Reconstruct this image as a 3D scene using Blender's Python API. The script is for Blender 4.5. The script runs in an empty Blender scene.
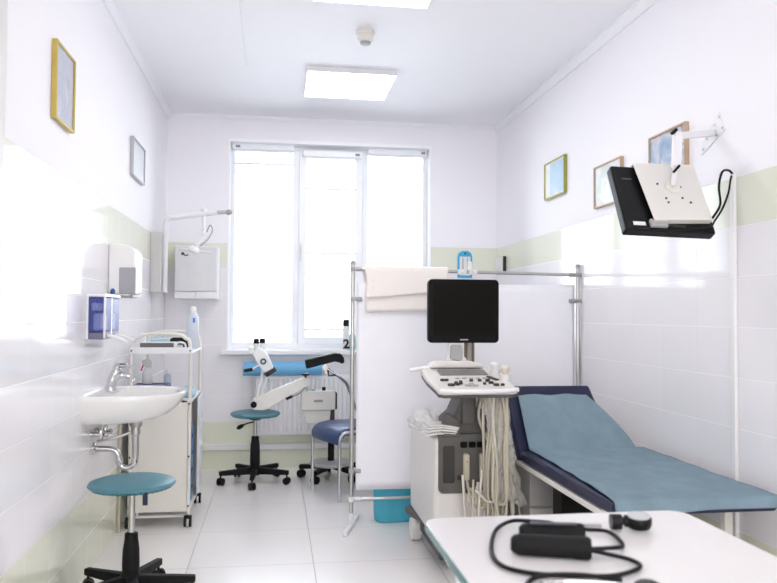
import bpy, bmesh, math, random
from mathutils import Vector, Matrix
random.seed(7)
PI = math.pi
sc = bpy.context.scene
COL = sc.collection
R = math.radians

# ------------------------------------------------------------------ camera, world, lights, exposure
XL, XR, YB, H = -0.862, 1.818, 6.093, 2.79
YF = -1.6
cam_d = bpy.data.cameras.new('camera')
cam = bpy.data.objects.new('camera', cam_d); COL.objects.link(cam); sc.camera = cam
cam_d.sensor_width = 36; cam_d.lens = 36*756.3/777; cam_d.clip_start = .02
YAW, PIT, ROL = .1473, .0306, .0062
fw = Vector((math.sin(YAW)*math.cos(PIT), math.cos(YAW)*math.cos(PIT), math.sin(PIT)))
rt = Vector((math.cos(YAW), -math.sin(YAW), 0)); up = rt.cross(fw)
r2 = math.cos(ROL)*rt + math.sin(ROL)*up; u2 = -math.sin(ROL)*rt + math.cos(ROL)*up
m = Matrix((r2, u2, -fw)).transposed().to_4x4(); m.translation = (0, 0, 1.217)
cam.matrix_world = m
cam_d.dof.use_dof = True; cam_d.dof.focus_distance = 3.9; cam_d.dof.aperture_fstop = 4.0

sc.view_settings.view_transform = 'Standard'; sc.view_settings.look = 'None'
sc.view_settings.exposure = 0.57; sc.view_settings.gamma = 1; sc.view_settings.use_curve_mapping = False
sc.cycles.use_denoising = True; sc.cycles.max_bounces = 10; sc.cycles.diffuse_bounces = 7
sc.cycles.glossy_bounces = 5; sc.cycles.transmission_bounces = 8; sc.cycles.sample_clamp_indirect = 8
sc.cycles.caustics_reflective = False; sc.cycles.caustics_refractive = False

w = bpy.data.worlds.new('overcast_sky'); sc.world = w; w.use_nodes = True
wn = w.node_tree.nodes; wl = w.node_tree.links
bg = wn['Background']
tc = wn.new('ShaderNodeTexCoord'); sp = wn.new('ShaderNodeSeparateXYZ'); rp = wn.new('ShaderNodeValToRGB')
wl.new(tc.outputs['Generated'], sp.inputs[0]); wl.new(sp.outputs['Z'], rp.inputs[0])
rp.color_ramp.elements[0].position = 0.0; rp.color_ramp.elements[0].color = (.72, .78, .86, 1)
rp.color_ramp.elements[1].position = .12; rp.color_ramp.elements[1].color = (.84, .91, 1.0, 1)
wl.new(rp.outputs[0], bg.inputs[0]); bg.inputs[1].default_value = 5.6

def area(name, loc, rot, sx, sy, power, col, portal=False):
    d = bpy.data.lights.new(name, 'AREA'); d.shape = 'RECTANGLE'; d.size = sx; d.size_y = sy
    d.energy = power; d.color = col
    o = bpy.data.objects.new(name, d); COL.objects.link(o); o.location = loc; o.rotation_euler = rot
    if portal: d.cycles.is_portal = True
    return o
area('window_daylight_portal', (.434, YB+.21, 1.77), (R(-90), 0, 0), 1.62, 1.66, 1, (1, 1, 1), True)
area('front_fill_light', (.48, YF+.06, 1.5), (R(90), 0, 0), 2.2, 2.0, 33, (1, .965, .955))  # added fill lamp behind the camera; the front wall has no opening
PANEL_E = 7.0          # brightness of the ceiling light panels

# ------------------------------------------------------------------ materials
def nt(name):
    mt = bpy.data.materials.new(name); mt.use_nodes = True
    n = mt.node_tree.nodes; l = mt.node_tree.links
    return mt, n, l, n['Principled BSDF']
MATS = {}
def mat(name, col, rough=.5, metal=0, var=.03, scale=12, bump=0, bscale=None, spec=.5, trans=0, alpha=1, coat=0, sheen=0, ior=1.45, coords='Object'):
    if name in MATS: return MATS[name]
    mt, n, l, b = nt(name)
    tcn = n.new('ShaderNodeTexCoord'); no = n.new('ShaderNodeTexNoise'); no.inputs['Scale'].default_value = scale; no.inputs['Detail'].default_value = 4
    l.new(tcn.outputs[coords], no.inputs['Vector'])
    rmp = n.new('ShaderNodeValToRGB'); l.new(no.outputs['Fac'], rmp.inputs[0])
    a = [max(0, c*(1-var)) for c in col]; c2 = [min(1, c*(1+var)) for c in col]
    rmp.color_ramp.elements[0].position = .3; rmp.color_ramp.elements[0].color = (*a, 1)
    rmp.color_ramp.elements[1].position = .7; rmp.color_ramp.elements[1].color = (*c2, 1)
    l.new(rmp.outputs[0], b.inputs['Base Color'])
    b.inputs['Roughness'].default_value = rough; b.inputs['Metallic'].default_value = metal
    b.inputs['Specular IOR Level'].default_value = spec; b.inputs['IOR'].default_value = ior
    b.inputs['Transmission Weight'].default_value = trans; b.inputs['Alpha'].default_value = alpha
    b.inputs['Coat Weight'].default_value = coat; b.inputs['Sheen Weight'].default_value = sheen
    if bump:
        n2 = n.new('ShaderNodeTexNoise'); n2.inputs['Scale'].default_value = bscale or scale*6; n2.inputs['Detail'].default_value = 3
        l.new(tcn.outputs[coords], n2.inputs['Vector'])
        bp = n.new('ShaderNodeBump'); bp.inputs['Strength'].default_value = bump; bp.inputs['Distance'].default_value = .01
        l.new(n2.outputs['Fac'], bp.inputs['Height']); l.new(bp.outputs[0], b.inputs['Normal'])
    MATS[name] = mt
    return mt

def mth(n, l, op, a, b=None, c=None):
    x = n.new('ShaderNodeMath'); x.operation = op
    for i, v in enumerate((a, b, c)):
        if v is None: continue
        if isinstance(v, (int, float)): x.inputs[i].default_value = v
        else: l.new(v, x.inputs[i])
    return x.outputs[0]
def line_mask(n, l, coord, pitch, off, wd):
    t = mth(n, l, 'DIVIDE', mth(n, l, 'SUBTRACT', coord, off), pitch)
    f = mth(n, l, 'FRACT', t)
    d = mth(n, l, 'MULTIPLY', mth(n, l, 'MINIMUM', f, mth(n, l, 'SUBTRACT', 1.0, f)), pitch)
    mr = n.new('ShaderNodeMapRange'); mr.inputs['From Min'].default_value = wd*.35; mr.inputs['From Max'].default_value = wd*1.0
    mr.inputs['To Min'].default_value = 1; mr.inputs['To Max'].default_value = 0
    l.new(d, mr.inputs['Value'])
    return mr.outputs[0]
def mixc(n, l, fac, a, b):
    x = n.new('ShaderNodeMix'); x.data_type = 'RGBA'
    l.new(fac, x.inputs['Factor']) if not isinstance(fac, (int, float)) else setattr(x.inputs['Factor'], 'default_value', fac)
    for sock, v in ((x.inputs[6], a), (x.inputs[7], b)):
        if isinstance(v, tuple): sock.default_value = (*v, 1)
        else: l.new(v, sock)
    return x.outputs[2]

WHITE_TILE = (.85, .835, .86); GREEN_TOP = (.78, .80, .68); GREEN_LOW = (.77, .785, .65); PAINT = (.89, .88, .915)
def wall_mat(name, axis, off):
    mt, n, l, b = nt(name)
    g = n.new('ShaderNodeNewGeometry'); s = n.new('ShaderNodeSeparateXYZ'); l.new(g.outputs['Position'], s.inputs[0])
    uc = s.outputs[axis]; z = s.outputs['Z']
    tiled = mth(n, l, 'LESS_THAN', z, 1.777)
    low = mth(n, l, 'LESS_THAN', z, .372)
    band = mth(n, l, 'MULTIPLY', mth(n, l, 'GREATER_THAN', z, 1.5765), tiled)
    gr = mth(n, l, 'MAXIMUM', line_mask(n, l, uc, .3, off, .0022), line_mask(n, l, z, .2007, .372, .0022))
    # slight tint difference from tile to tile
    cb = n.new('ShaderNodeCombineXYZ')
    l.new(mth(n, l, 'FLOOR', mth(n, l, 'DIVIDE', mth(n, l, 'SUBTRACT', uc, off), .3)), cb.inputs[0])
    l.new(mth(n, l, 'FLOOR', mth(n, l, 'DIVIDE', mth(n, l, 'SUBTRACT', z, .372), .2007)), cb.inputs[1])
    wnz = n.new('ShaderNodeTexWhiteNoise'); wnz.noise_dimensions = '2D'; l.new(cb.outputs[0], wnz.inputs['Vector'])
    c = mixc(n, l, low, WHITE_TILE, GREEN_LOW); c = mixc(n, l, band, c, GREEN_TOP)
    dk = mth(n, l, 'MULTIPLY_ADD', wnz.outputs['Value'], .03, .97)
    vm = n.new('ShaderNodeVectorMath'); vm.operation = 'SCALE'; l.new(c, vm.inputs[0]); l.new(dk, vm.inputs['Scale'])
    c = mixc(n, l, line_mask(n, l, uc, .3, off, .0022), vm.outputs[0], (.72, .71, .725)); c = mixc(n, l, line_mask(n, l, z, .2007, .372, .0024), c, (.89, .88, .885))
    c = mixc(n, l, tiled, PAINT, c)
    l.new(c, b.inputs['Base Color'])
    rg = mth(n, l, 'MULTIPLY_ADD', gr, .5, .09)
    mr = n.new('ShaderNodeMix'); l.new(tiled, mr.inputs[0]); mr.inputs[2].default_value = .9; l.new(rg, mr.inputs[3])
    l.new(mr.outputs[0], b.inputs['Roughness'])
    # bump: joints sunk, faint waviness of the glaze, faint roller texture of the paint
    no = n.new('ShaderNodeTexNoise'); no.inputs['Scale'].default_value = 3.0; no.inputs['Detail'].default_value = 1
    l.new(g.outputs['Position'], no.inputs['Vector'])
    hgt = mth(n, l, 'MULTIPLY', tiled, mth(n, l, 'MULTIPLY_ADD', gr, -1.0, mth(n, l, 'MULTIPLY', no.outputs['Fac'], 1.2)))
    bp = n.new('ShaderNodeBump'); bp.inputs['Strength'].default_value = .35; bp.inputs['Distance'].default_value = .002
    l.new(hgt, bp.inputs['Height']); l.new(bp.outputs[0], b.inputs['Normal'])
    b.inputs['Specular IOR Level'].default_value = .32
    return mt
def floor_mat():
    mt, n, l, b = nt('porcelain_floor')
    g = n.new('ShaderNodeNewGeometry'); s = n.new('ShaderNodeSeparateXYZ'); l.new(g.outputs['Position'], s.inputs[0])
    gr = mth(n, l, 'MAXIMUM', line_mask(n, l, s.outputs['X'], .6, -.4059, .0028), line_mask(n, l, s.outputs['Y'], .6, 3.7493, .0028))
    no = n.new('ShaderNodeTexNoise'); no.inputs['Scale'].default_value = 4; no.inputs['Detail'].default_value = 6; l.new(g.outputs['Position'], no.inputs['Vector'])
    c = mixc(n, l, no.outputs['Fac'], (.79, .765, .755), (.84, .815, .805))
    c = mixc(n, l, gr, c, (.30, .28, .26))
    l.new(c, b.inputs['Base Color'])
    l.new(mth(n, l, 'MULTIPLY_ADD', gr, .4, .22), b.inputs['Roughness'])
    bp = n.new('ShaderNodeBump'); bp.inputs['Strength'].default_value = .3; bp.inputs['Distance'].default_value = .002
    l.new(mth(n, l, 'MULTIPLY', gr, -1.0), bp.inputs['Height']); l.new(bp.outputs[0], b.inputs['Normal'])
    return mt
def emit_mat(name, col, st):
    mt, n, l, b = nt(name)
    b.inputs['Base Color'].default_value = (.9, .9, .9, 1)
    b.inputs['Emission Color'].default_value = (*col, 1); b.inputs['Emission Strength'].default_value = st
    return mt
def photo_mat(name, cols, scale=6, seed=0):
    mt, n, l, b = nt(name)
    t = n.new('ShaderNodeTexCoord'); mp = n.new('ShaderNodeMapping'); mp.inputs['Location'].default_value = (seed, seed*.7, seed*1.3)
    no = n.new('ShaderNodeTexNoise'); no.inputs['Scale'].default_value = scale; no.inputs['Detail'].default_value = 3; no.inputs['Distortion'].default_value = .6
    l.new(t.outputs['Object'], mp.inputs[0]); l.new(mp.outputs[0], no.inputs['Vector'])
    r = n.new('ShaderNodeValToRGB'); l.new(no.outputs['Fac'], r.inputs[0])
    e = r.color_ramp.elements
    k = len(cols)
    e[0].position = .32; e[0].color = (*cols[0], 1); e[1].position = .68; e[1].color = (*cols[-1], 1)
    for i in range(1, k-1):
        x = e.new(.32+.36*i/(k-1)); x.color = (*cols[i], 1)
    for x in e: x.color = tuple(c*.8 for c in x.color[:3])+(1,)
    l.new(r.outputs[0], b.inputs['Base Color']); b.inputs['Roughness'].default_value = .35
    return mt
def glass_mat(name, col=(1, 1, 1), clear=.9, rough=.02):
    mt = bpy.data.materials.new(name); mt.use_nodes = True
    n = mt.node_tree.nodes; l = mt.node_tree.links; n.clear()
    o = n.new('ShaderNodeOutputMaterial'); t = n.new('ShaderNodeBsdfTransparent'); t.inputs[0].default_value = (*col, 1)
    gl = n.new('ShaderNodeBsdfGlossy'); gl.inputs['Roughness'].default_value = rough
    fr = n.new('ShaderNodeFresnel'); fr.inputs[0].default_value = 1.45
    f = mth(n, l, 'MULTIPLY_ADD', fr.outputs[0], clear, 1-clear) if clear < 1 else fr.outputs[0]
    mx = n.new('ShaderNodeMixShader'); l.new(f, mx.inputs[0]); l.new(t.outputs[0], mx.inputs[1]); l.new(gl.outputs[0], mx.inputs[2]); l.new(mx.outputs[0], o.inputs[0])
    return mt
def film_mat(name, col, opacity):
    mt, n, l, b = nt(name)
    b.inputs['Base Color'].default_value = (*col, 1); b.inputs['Roughness'].default_value = .25; b.inputs['Alpha'].default_value = opacity
    no = n.new('ShaderNodeTexNoise'); no.inputs['Scale'].default_value = 30; no.inputs['Detail'].default_value = 3; no.inputs['Distortion'].default_value = 1
    t = n.new('ShaderNodeTexCoord'); l.new(t.outputs['Object'], no.inputs['Vector'])
    bp = n.new('ShaderNodeBump'); bp.inputs['Distance'].default_value = .02; bp.inputs['Strength'].default_value = .8
    l.new(no.outputs['Fac'], bp.inputs['Height']); l.new(bp.outputs[0], b.inputs['Normal'])
    return mt

M_wp = mat('white_powder_metal', (.78, .78, .80), .35, var=.01)
M_cream = mat('cream_powder_metal', (.74, .72, .67), .35, var=.015)
M_wplast = mat('white_plastic', (.80, .80, .80), .32, var=.01)
M_gplast = mat('warm_grey_plastic', (.62, .61, .57), .4, var=.02)
M_blk = mat('black_plastic', (.006, .006, .0065), .38, var=.1, spec=.25)
M_blkm = mat('black_matte_rubber', (.007, .007, .0075), .6, var=.1, spec=.25)
M_chr = mat('chrome', (.58, .58, .59), .10, metal=1, var=.01)
M_stl = mat('brushed_steel', (.52, .51, .50), .28, metal=1, var=.04, scale=40)
M_pvc = mat('window_pvc', (.88, .90, .93), .3, var=.01)
M_cer = mat('sink_ceramic', (.80, .79, .77), .07, var=.01, coat=.5)
M_teal = mat('teal_vinyl', (.065, .195, .24), .42, var=.06, scale=25, bump=.1, bscale=90)
M_navy = mat('navy_vinyl', (.012, .015, .05), .42, var=.1)
M_navy2 = mat('blue_seat_vinyl', (.035, .065, .17), .35, var=.06)
M_paper = mat('blue_paper_sheet', (.19, .275, .325), .85, var=.10, scale=9, bump=.35, bscale=30)
M_paint = mat('ceiling_paint', (.87, .87, .90), .7, var=.005)
M_gold = mat('gold_frame', (.52, .40, .10), .35, metal=.4, var=.05)
M_olive = mat('olive_gold_frame', (.36, .34, .07), .4, metal=.2, var=.05)
M_wood = mat('pale_wood_frame', (.50, .37, .25), .45, var=.08)
M_silv = mat('silver_frame', (.45, .45, .46), .35, metal=.5, var=.03)
M_scr = mat('dark_screen', (.0055, .0055, .004), .35, var=.02, spec=.06)
M_bez = mat('black_bezel', (.003, .003, .0033), .35, var=.05, spec=.12)
M_grey = mat('taupe_grey_plastic', (.10, .095, .087), .5, var=.04)
M_grey2 = mat('dark_taupe_plastic', (.035, .033, .030), .5, var=.04)
M_lgrey = mat('light_grey_plastic', (.38, .38, .38), .45, var=.03)
M_shell = mat('ultrasound_shell_white', (.72, .70, .67), .35, var=.015)
M_cable = mat('beige_cable', (.50, .46, .36), .45, var=.05)
M_cloth = mat('cream_cloth', (.86, .815, .78), .9, var=.01, scale=20)
M_sheet = mat('white_screen_cloth', (.90, .90, .95), .9, var=.01, bump=.1, bscale=300)
M_roll = mat('sky_blue_paper', (.17, .45, .72), .7, var=.04)
M_bag = mat('teal_bag_fabric', (.07, .42, .56), .55, var=.08, bump=.4, bscale=25)
M_chamber = mat('blue_tinted_plastic', (.09, .12, .42), .25, var=.02, alpha=.58, spec=.25)
M_glassedge = mat('teal_glass_edge', (.01, .15, .13), .1, var=.05)
M_top = mat('white_glass_top', (.72, .70, .695), .22, var=.01)
M_film = film_mat('clear_plastic_film', (.78, .76, .68), .38)
M_filmw = film_mat('white_plastic_film', (.90, .89, .87), .72)
M_glass = glass_mat('window_glass', (1, 1, 1), 1.0)
M_bgrey = mat('bed_grey_metal', (.36, .355, .34), .4, var=.03)
M_lever = mat('blue_black_vinyl', (.02, .03, .06), .4, var=.05)

# ------------------------------------------------------------------ mesh builder
ORG = {}
class MB:
    def __init__(s): s.v = []; s.f = []
    def add(s, vs, fs):
        k = len(s.v); s.v += [Vector(p) for p in vs]; s.f += [tuple(i+k for i in f) for f in fs]; return s
    def box(s, x0, x1, y0, y1, z0, z1):
        return s.add([(x0,y0,z0),(x1,y0,z0),(x1,y1,z0),(x0,y1,z0),(x0,y0,z1),(x1,y0,z1),(x1,y1,z1),(x0,y1,z1)],
                     [(0,3,2,1),(4,5,6,7),(0,1,5,4),(1,2,6,5),(2,3,7,6),(3,0,4,7)])
    def obox(s, c, size, M=None):
        M = M or Matrix.Identity(3); c = Vector(c); hx, hy, hz = [k/2 for k in size]
        vs = [c + M @ Vector(p) for p in [(-hx,-hy,-hz),(hx,-hy,-hz),(hx,hy,-hz),(-hx,hy,-hz),(-hx,-hy,hz),(hx,-hy,hz),(hx,hy,hz),(-hx,hy,hz)]]
        return s.add(vs, [(0,3,2,1),(4,5,6,7),(0,1,5,4),(1,2,6,5),(2,3,7,6),(3,0,4,7)])
    def bar(s, p0, p1, w, h, upv=(0,0,1)):
        p0 = Vector(p0); p1 = Vector(p1); d = (p1-p0).normalized(); sd = d.cross(Vector(upv)).normalized(); u = sd.cross(d)
        vs = []
        for p in (p0, p1):
            for a, b in ((-1,-1),(1,-1),(1,1),(-1,1)): vs.append(p+sd*a*w/2+u*b*h/2)
        return s.add(vs, [(3,2,1,0),(4,5,6,7),(0,1,5,4),(1,2,6,5),(2,3,7,6),(3,0,4,7)])
    def tube(s, pts, r, n=12, closed=False):
        P = [Vector(p) for p in pts]; k = len(P)
        rr = r if isinstance(r, (list, tuple)) else [r]*k
        T = []
        for i in range(k):
            if closed: d = P[(i+1) % k]-P[i-1]
            else: d = P[min(i+1, k-1)]-P[max(i-1, 0)]
            T.append(d.normalized())
        a = Vector((0, 0, 1)) if abs(T[0].z) < .9 else Vector((1, 0, 0))
        u = (a-T[0]*a.dot(T[0])).normalized(); vs = []
        for i in range(k):
            u = (u-T[i]*u.dot(T[i])).normalized(); w_ = T[i].cross(u)
            for j in range(n):
                t = 2*PI*j/n; vs.append(P[i]+(u*math.cos(t)+w_*math.sin(t))*rr[i])
        fs = []
        for i in range(k if closed else k-1):
            i2 = (i+1) % k
            for j in range(n):
                j2 = (j+1) % n; fs.append((i*n+j, i*n+j2, i2*n+j2, i2*n+j))
        if not closed: fs.append(tuple(range(n-1, -1, -1))); fs.append(tuple((k-1)*n+j for j in range(n)))
        return s.add(vs, fs)
    def cyl(s, p0, p1, r, n=24, r1=None):
        return s.tube([p0, p1], [r, r if r1 is None else r1], n)
    def lathe(s, prof, c=(0,0,0), n=32, axis=(0,0,1)):
        c = Vector(c); q = Vector((0,0,1)).rotation_difference(Vector(axis).normalized()); vs = []; k = len(prof)
        for r, z in prof:
            for j in range(n):
                t = 2*PI*j/n; vs.append(c+q@Vector((r*math.cos(t), r*math.sin(t), z)))
        fs = []
        for i in range(k-1):
            for j in range(n):
                j2 = (j+1) % n; fs.append((i*n+j, i*n+j2, (i+1)*n+j2, (i+1)*n+j))
        fs.append(tuple(range(n-1, -1, -1))); fs.append(tuple((k-1)*n+j for j in range(n)))
        return s.add(vs, fs)
    def prism(s, pts, plane, a0, a1):
        def P(u, v, a): return {'XY': (u, v, a), 'XZ': (u, a, v), 'YZ': (a, u, v)}[plane]
        n = len(pts); vs = [P(u, v, a0) for u, v in pts]+[P(u, v, a1) for u, v in pts]
        fs = [tuple(range(n-1, -1, -1)), tuple(range(n, 2*n))]+[(i, (i+1) % n, n+(i+1) % n, n+i) for i in range(n)]
        return s.add(vs, fs)
    def grid(s, fn, nu, nv):
        vs = [fn(i/nu, j/nv) for i in range(nu+1) for j in range(nv+1)]
        fs = [(i*(nv+1)+j, (i+1)*(nv+1)+j, (i+1)*(nv+1)+j+1, i*(nv+1)+j+1) for i in range(nu) for j in range(nv)]
        return s.add(vs, fs)
    def build(s, name, mt, parent=None, bevel=0, solid=0, sub=0, angle=38, seg=2, flat=False):
        if parent is not None: org = ORG[parent.name]
        elif name in STRUCT: org = Vector((0, 0, 0))
        else:
            xs = [p.x for p in s.v]; ys = [p.y for p in s.v]; zs = [p.z for p in s.v]
            org = Vector(((min(xs)+max(xs))/2, (min(ys)+max(ys))/2, min(zs)))
        me = bpy.data.meshes.new(name); me.from_pydata([p-org for p in s.v], [], s.f)
        bm = bmesh.new(); bm.from_mesh(me); bmesh.ops.recalc_face_normals(bm, faces=bm.faces); bm.to_mesh(me); bm.free()
        o = bpy.data.objects.new(name, me); COL.objects.link(o); ORG[o.name] = org
        if parent is not None: o.parent = parent
        else: o.location = org
        me.materials.append(mt)
        if not flat:
            for p in me.polygons: p.use_smooth = True
            me.set_sharp_from_angle(angle=R(angle))
        if solid: md = o.modifiers.new('solid', 'SOLIDIFY'); md.thickness = solid; md.offset = 0
        if bevel:
            md = o.modifiers.new('bevel', 'BEVEL'); md.width = bevel; md.segments = seg; md.limit_method = 'ANGLE'; md.angle_limit = R(40); md.harden_normals = True
        if sub: md = o.modifiers.new('sub', 'SUBSURF'); md.levels = sub; md.render_levels = sub
        return o
STRUCT = set()
def structure(mb, name, mt, **k):
    STRUCT.add(name); o = mb.build(name, mt, **k); o['kind'] = 'structure'; return o
def thing(name, loc, label, cat, group=None):
    o = bpy.data.objects.new(name, None); COL.objects.link(o); o.location = loc; o.empty_display_size = .1
    ORG[o.name] = Vector(loc); tag(o, label, cat, group); return o
def tag(o, label, cat, group=None):
    o['label'] = label; o['category'] = cat
    if group: o['group'] = group
    return o
def copy_tree(o, parent=None):
    c = o.copy(); COL.objects.link(c); ORG[c.name] = ORG[o.name]
    if parent: c.parent = parent
    for ch in list(o.children): copy_tree(ch, c)
    return c
def spline(pts, n=8, closed=False):
    P = [Vector(p) for p in pts]; k = len(P); out = []
    for i in range(k if closed else k-1):
        p1, p2 = P[i], P[(i+1) % k]
        p0 = P[i-1] if (closed or i > 0) else p1*2-p2
        p3 = P[(i+2) % k] if (closed or i+2 < k) else p2*2-p1
        for j in range(n):
            t = j/n
            out.append(.5*((2*p1)+(p2-p0)*t+(2*p0-5*p1+4*p2-p3)*t*t+(3*p1-p0-3*p2+p3)*t**3))
    if not closed: out.append(P[-1])
    return out
def rrect(x0, x1, y0, y1, r, n=6):
    out = []
    for cx, cy, a in ((x1-r, y1-r, 0), (x0+r, y1-r, 90), (x0+r, y0+r, 180), (x1-r, y0+r, 270)):
        for i in range(n+1): t = R(a+90*i/n); out.append((cx+r*math.cos(t), cy+r*math.sin(t)))
    return out
def text_mesh(txt, size, depth=.0006):
    c = bpy.data.curves.new('txt', 'FONT'); c.body = txt; c.size = size; c.extrude = depth; c.offset = .0035 if size > .05 else 0; c.align_x = 'CENTER'; c.align_y = 'CENTER'
    o = bpy.data.objects.new('txt', c); COL.objects.link(o); dg = bpy.context.evaluated_depsgraph_get()
    me = bpy.data.meshes.new_from_object(o.evaluated_get(dg)); bpy.data.objects.remove(o); return me

# ------------------------------------------------------------------ the room
structure(MB().box(XL-.15, XR+.15, YF-.15, YB+.3, -.1, 0), 'floor', floor_mat())
structure(MB().box(XL-.15, XR+.15, YF-.15, YB+.3, H, H+.1), 'ceiling', M_paint)
structure(MB().box(XL-.15, XL, YF, YB+.3, 0, H), 'wall_left', wall_mat('tiled_wall_left', 'Y', 2.83))
structure(MB().box(XR, XR+.15, YF, YB+.3, 0, H), 'wall_right', wall_mat('tiled_wall_right', 'Y', 2.77))
WX0, WX1, WZ0, WZ1 = -.384, 1.252, .926, 2.612
b = MB().box(XL, WX0, YB, YB+.3, 0, H).box(WX1, XR, YB, YB+.3, 0, H).box(WX0, WX1, YB, YB+.3, 0, WZ0).box(WX0, WX1, YB, YB+.3, WZ1, H)
structure(b, 'wall_back', wall_mat('tiled_wall_back', 'X', -.86))
structure(MB().box(XL-.15, XR+.15, YF-.15, YF, 0, H), 'wall_front', wall_mat('tiled_wall_front', 'X', -.86))
# ceiling details
structure(MB().box(XL, -.2, 3.0, 4.82, H-.016, H), 'ceiling_drop', M_paint)
def cornice(axis, c, sgn, a0, a1, nm):
    pr = [(c, H), (c, H-.045), (c+sgn*.012, H-.045), (c+sgn*.018, H-.03), (c+sgn*.03, H-.02), (c+sgn*.045, H-.012), (c+sgn*.045, H)]
    structure(MB().prism(pr, axis, a0, a1), nm, M_paint)
cornice('XZ', XL, 1, YF, YB, 'trim_1'); cornice('XZ', XR, -1, YF, YB, 'trim_2'); 
structure(MB().prism([(YB, H), (YB, H-.03), (YB-.01, H-.03), (YB-.03, H-.012), (YB-.03, H)], 'YZ', XL+.045, XR-.045), 'trim_3', M_paint)
structure(MB().box(XL, XR, YB-.035, YB, .150, .196), 'trim_4', M_wplast, bevel=.004)      # pipe duct along the back wall
structure(MB().box(XL, XL+.012, 2.40, 2.52, 0, H-.045), 'trim_5', mat('door_casing_paint', (.70, .68, .66), .4), bevel=.004)
structure(MB().box(XR-.016, XR, 2.775, 2.80, 0, 1.79), 'trim_6', M_wplast, bevel=.003)  # cable channel on the right wall

# window
wr = bpy.data.objects.new('window_1', None); COL.objects.link(wr); wr.location = (.434, YB+.16, WZ0); wr['kind'] = 'structure'; ORG['window_1'] = Vector(wr.location)
FY0, FY1 = YB+.12, YB+.19
def ring(mb, x0, x1, z0, z1, w_, y0, y1, wb=None, wt=None):
    wb = wb or w_; wt = wt or w_
    mb.box(x0, x0+w_, y0, y1, z0, z1).box(x1-w_, x1, y0, y1, z0, z1).box(x0+w_, x1-w_, y0, y1, z0, z0+wb).box(x0+w_, x1-w_, y0, y1, z1-wt, z1)
rv = MB(); ring(rv, WX0, WX1, WZ0+.006, WZ1, .012, YB-.006, FY0, .006, .026)
rv.build('reveal_lining', mat('reveal_white', (.93, .94, .97), .5, var=.003), wr)
fm = MB(); ring(fm, WX0, WX1, WZ0, WZ1, .045, FY0, FY1, .06, .06)
fm.box(.125, .185, FY0, FY1, WZ0+.06, WZ1-.06).box(.69, .745, FY0, FY1, WZ0+.06, WZ1-.06)
fm.build('window_frame', M_pvc, wr, bevel=.004)
sm = MB(); ring(sm, .175, .70, WZ0+.045, WZ1-.045, .06, FY0-.02, FY1-.015)
sash = sm.build('sash', M_pvc, wr, bevel=.005)
MB().box(.183, .207, FY0-.03, FY0-.02, 1.72, 1.79).tube([(.195, FY0-.03, 1.76), (.195, FY0-.055, 1.76), (.195, FY0-.055, 1.65)], .008, 8).build('window_handle', M_wplast, sash, bevel=.002)
for x0, x1 in ((WX0+.045, .125), (.235, .64), (.745, WX1-.045)):
    MB().box(x0-.005, x1+.005, FY0+.03, FY0+.036, WZ0+.055, WZ1-.055).build('pane', M_glass, wr, flat=True)
gb = MB()
for x0, x1, z in ((WX0+.045, .125, 2.44), (.235, .64, 2.25), (.235, .64, 1.72), (.235, .64, 1.09)):
    gb.box(x0, x1, FY0+.006, FY0+.028, z-.010, z+.010)
gb.build('glazing_bar', M_pvc, wr)
structure(MB().box(WX0-.04, WX1+.04, YB-.08, YB+.12, .892, .932), 'window_sill', M_wplast, bevel=.012)
for i, (x0, x1) in enumerate(((WX0+.02, .13), (.20, .68), (.735, WX1-.02))):
    y = FY0-.03 if i != 1 else FY0-.05
    z = WZ1-.045 if i != 1 else WZ1-.085
    t = thing('roller_blind', ((x0+x1)/2, y, z-.03), ['rolled-up white roller blind over the left window pane', 'rolled-up white roller blind over the middle opening sash', 'rolled-up white roller blind over the right window pane'][i], 'blind', 'roller blinds at the top of the window')
    MB().box(x0, x1, y-.025, y+.028, z-.03, z+.03).build('cassette', M_pvc, t, bevel=.01)
    MB().box(x1-.05 if i else x0+.03, x1-.015 if i else x0+.065, y-.029, y-.024, z-.012, z+.006).build('end_cap', mat('bracket_dark', (.25, .25, .26), .4), t)
    MB().cyl((x0+.01, y-.01, z-.036), (x1-.01, y-.01, z-.036), .007, 8).build('bottom_rail', M_pvc, t)

# ceiling lights
def ceiling_panel(cx, cy, label):
    t = thing('ceiling_light', (cx, cy, H-.03), label, 'ceiling light', 'square ceiling light panels')
    h = .291; f = MB()
    ring2 = [(cx-h, cx+h, cy-h, cy-h+.008), (cx-h, cx+h, cy+h-.008, cy+h), (cx-h, cx-h+.008, cy-h+.008, cy+h-.008), (cx+h-.008, cx+h, cy-h+.008, cy+h-.008)]
    for a, b_, c, d in ring2: f.box(a, b_, c, d, H-.03, H)
    f.build('frame', M_wp, t)
    MB().box(cx-h+.008, cx+h-.008, cy-h+.008, cy+h-.008, H-.028, H-.01).build('diffuser', M_panel, t)
M_panel = emit_mat('light_panel_diffuser', (1.0, .985, .97), PANEL_E)
ceiling_panel(.467, 5.068, 'square white ceiling light panel nearest the window')
ceiling_panel(.45, 3.415, 'square white ceiling light panel cut off by the top of the picture')
ceiling_panel(.45, -.2, 'added square white ceiling light panel out of view, for extra brightness')  # extra panel out of view, added to brighten the room
t = thing('smoke_detector', (.475, 4.14, H-.075), 'small round off-white smoke detector on the ceiling beside the light panel', 'smoke detector')
MB().lathe([(.052, H), (.052, H-.018), (.044, H-.024)], (.475, 4.14, 0)).build('base', M_cream, t)
MB().lathe([(.044, H-.024), (.044, H-.05), (.034, H-.058)], (.475, 4.14, 0)).build('housing', M_cream, t)
MB().lathe([(.030, H-.058), (.030, H-.068), (.018, H-.075)], (.475, 4.14, 0)).build('sensor_cap', M_lgrey, t)

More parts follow.
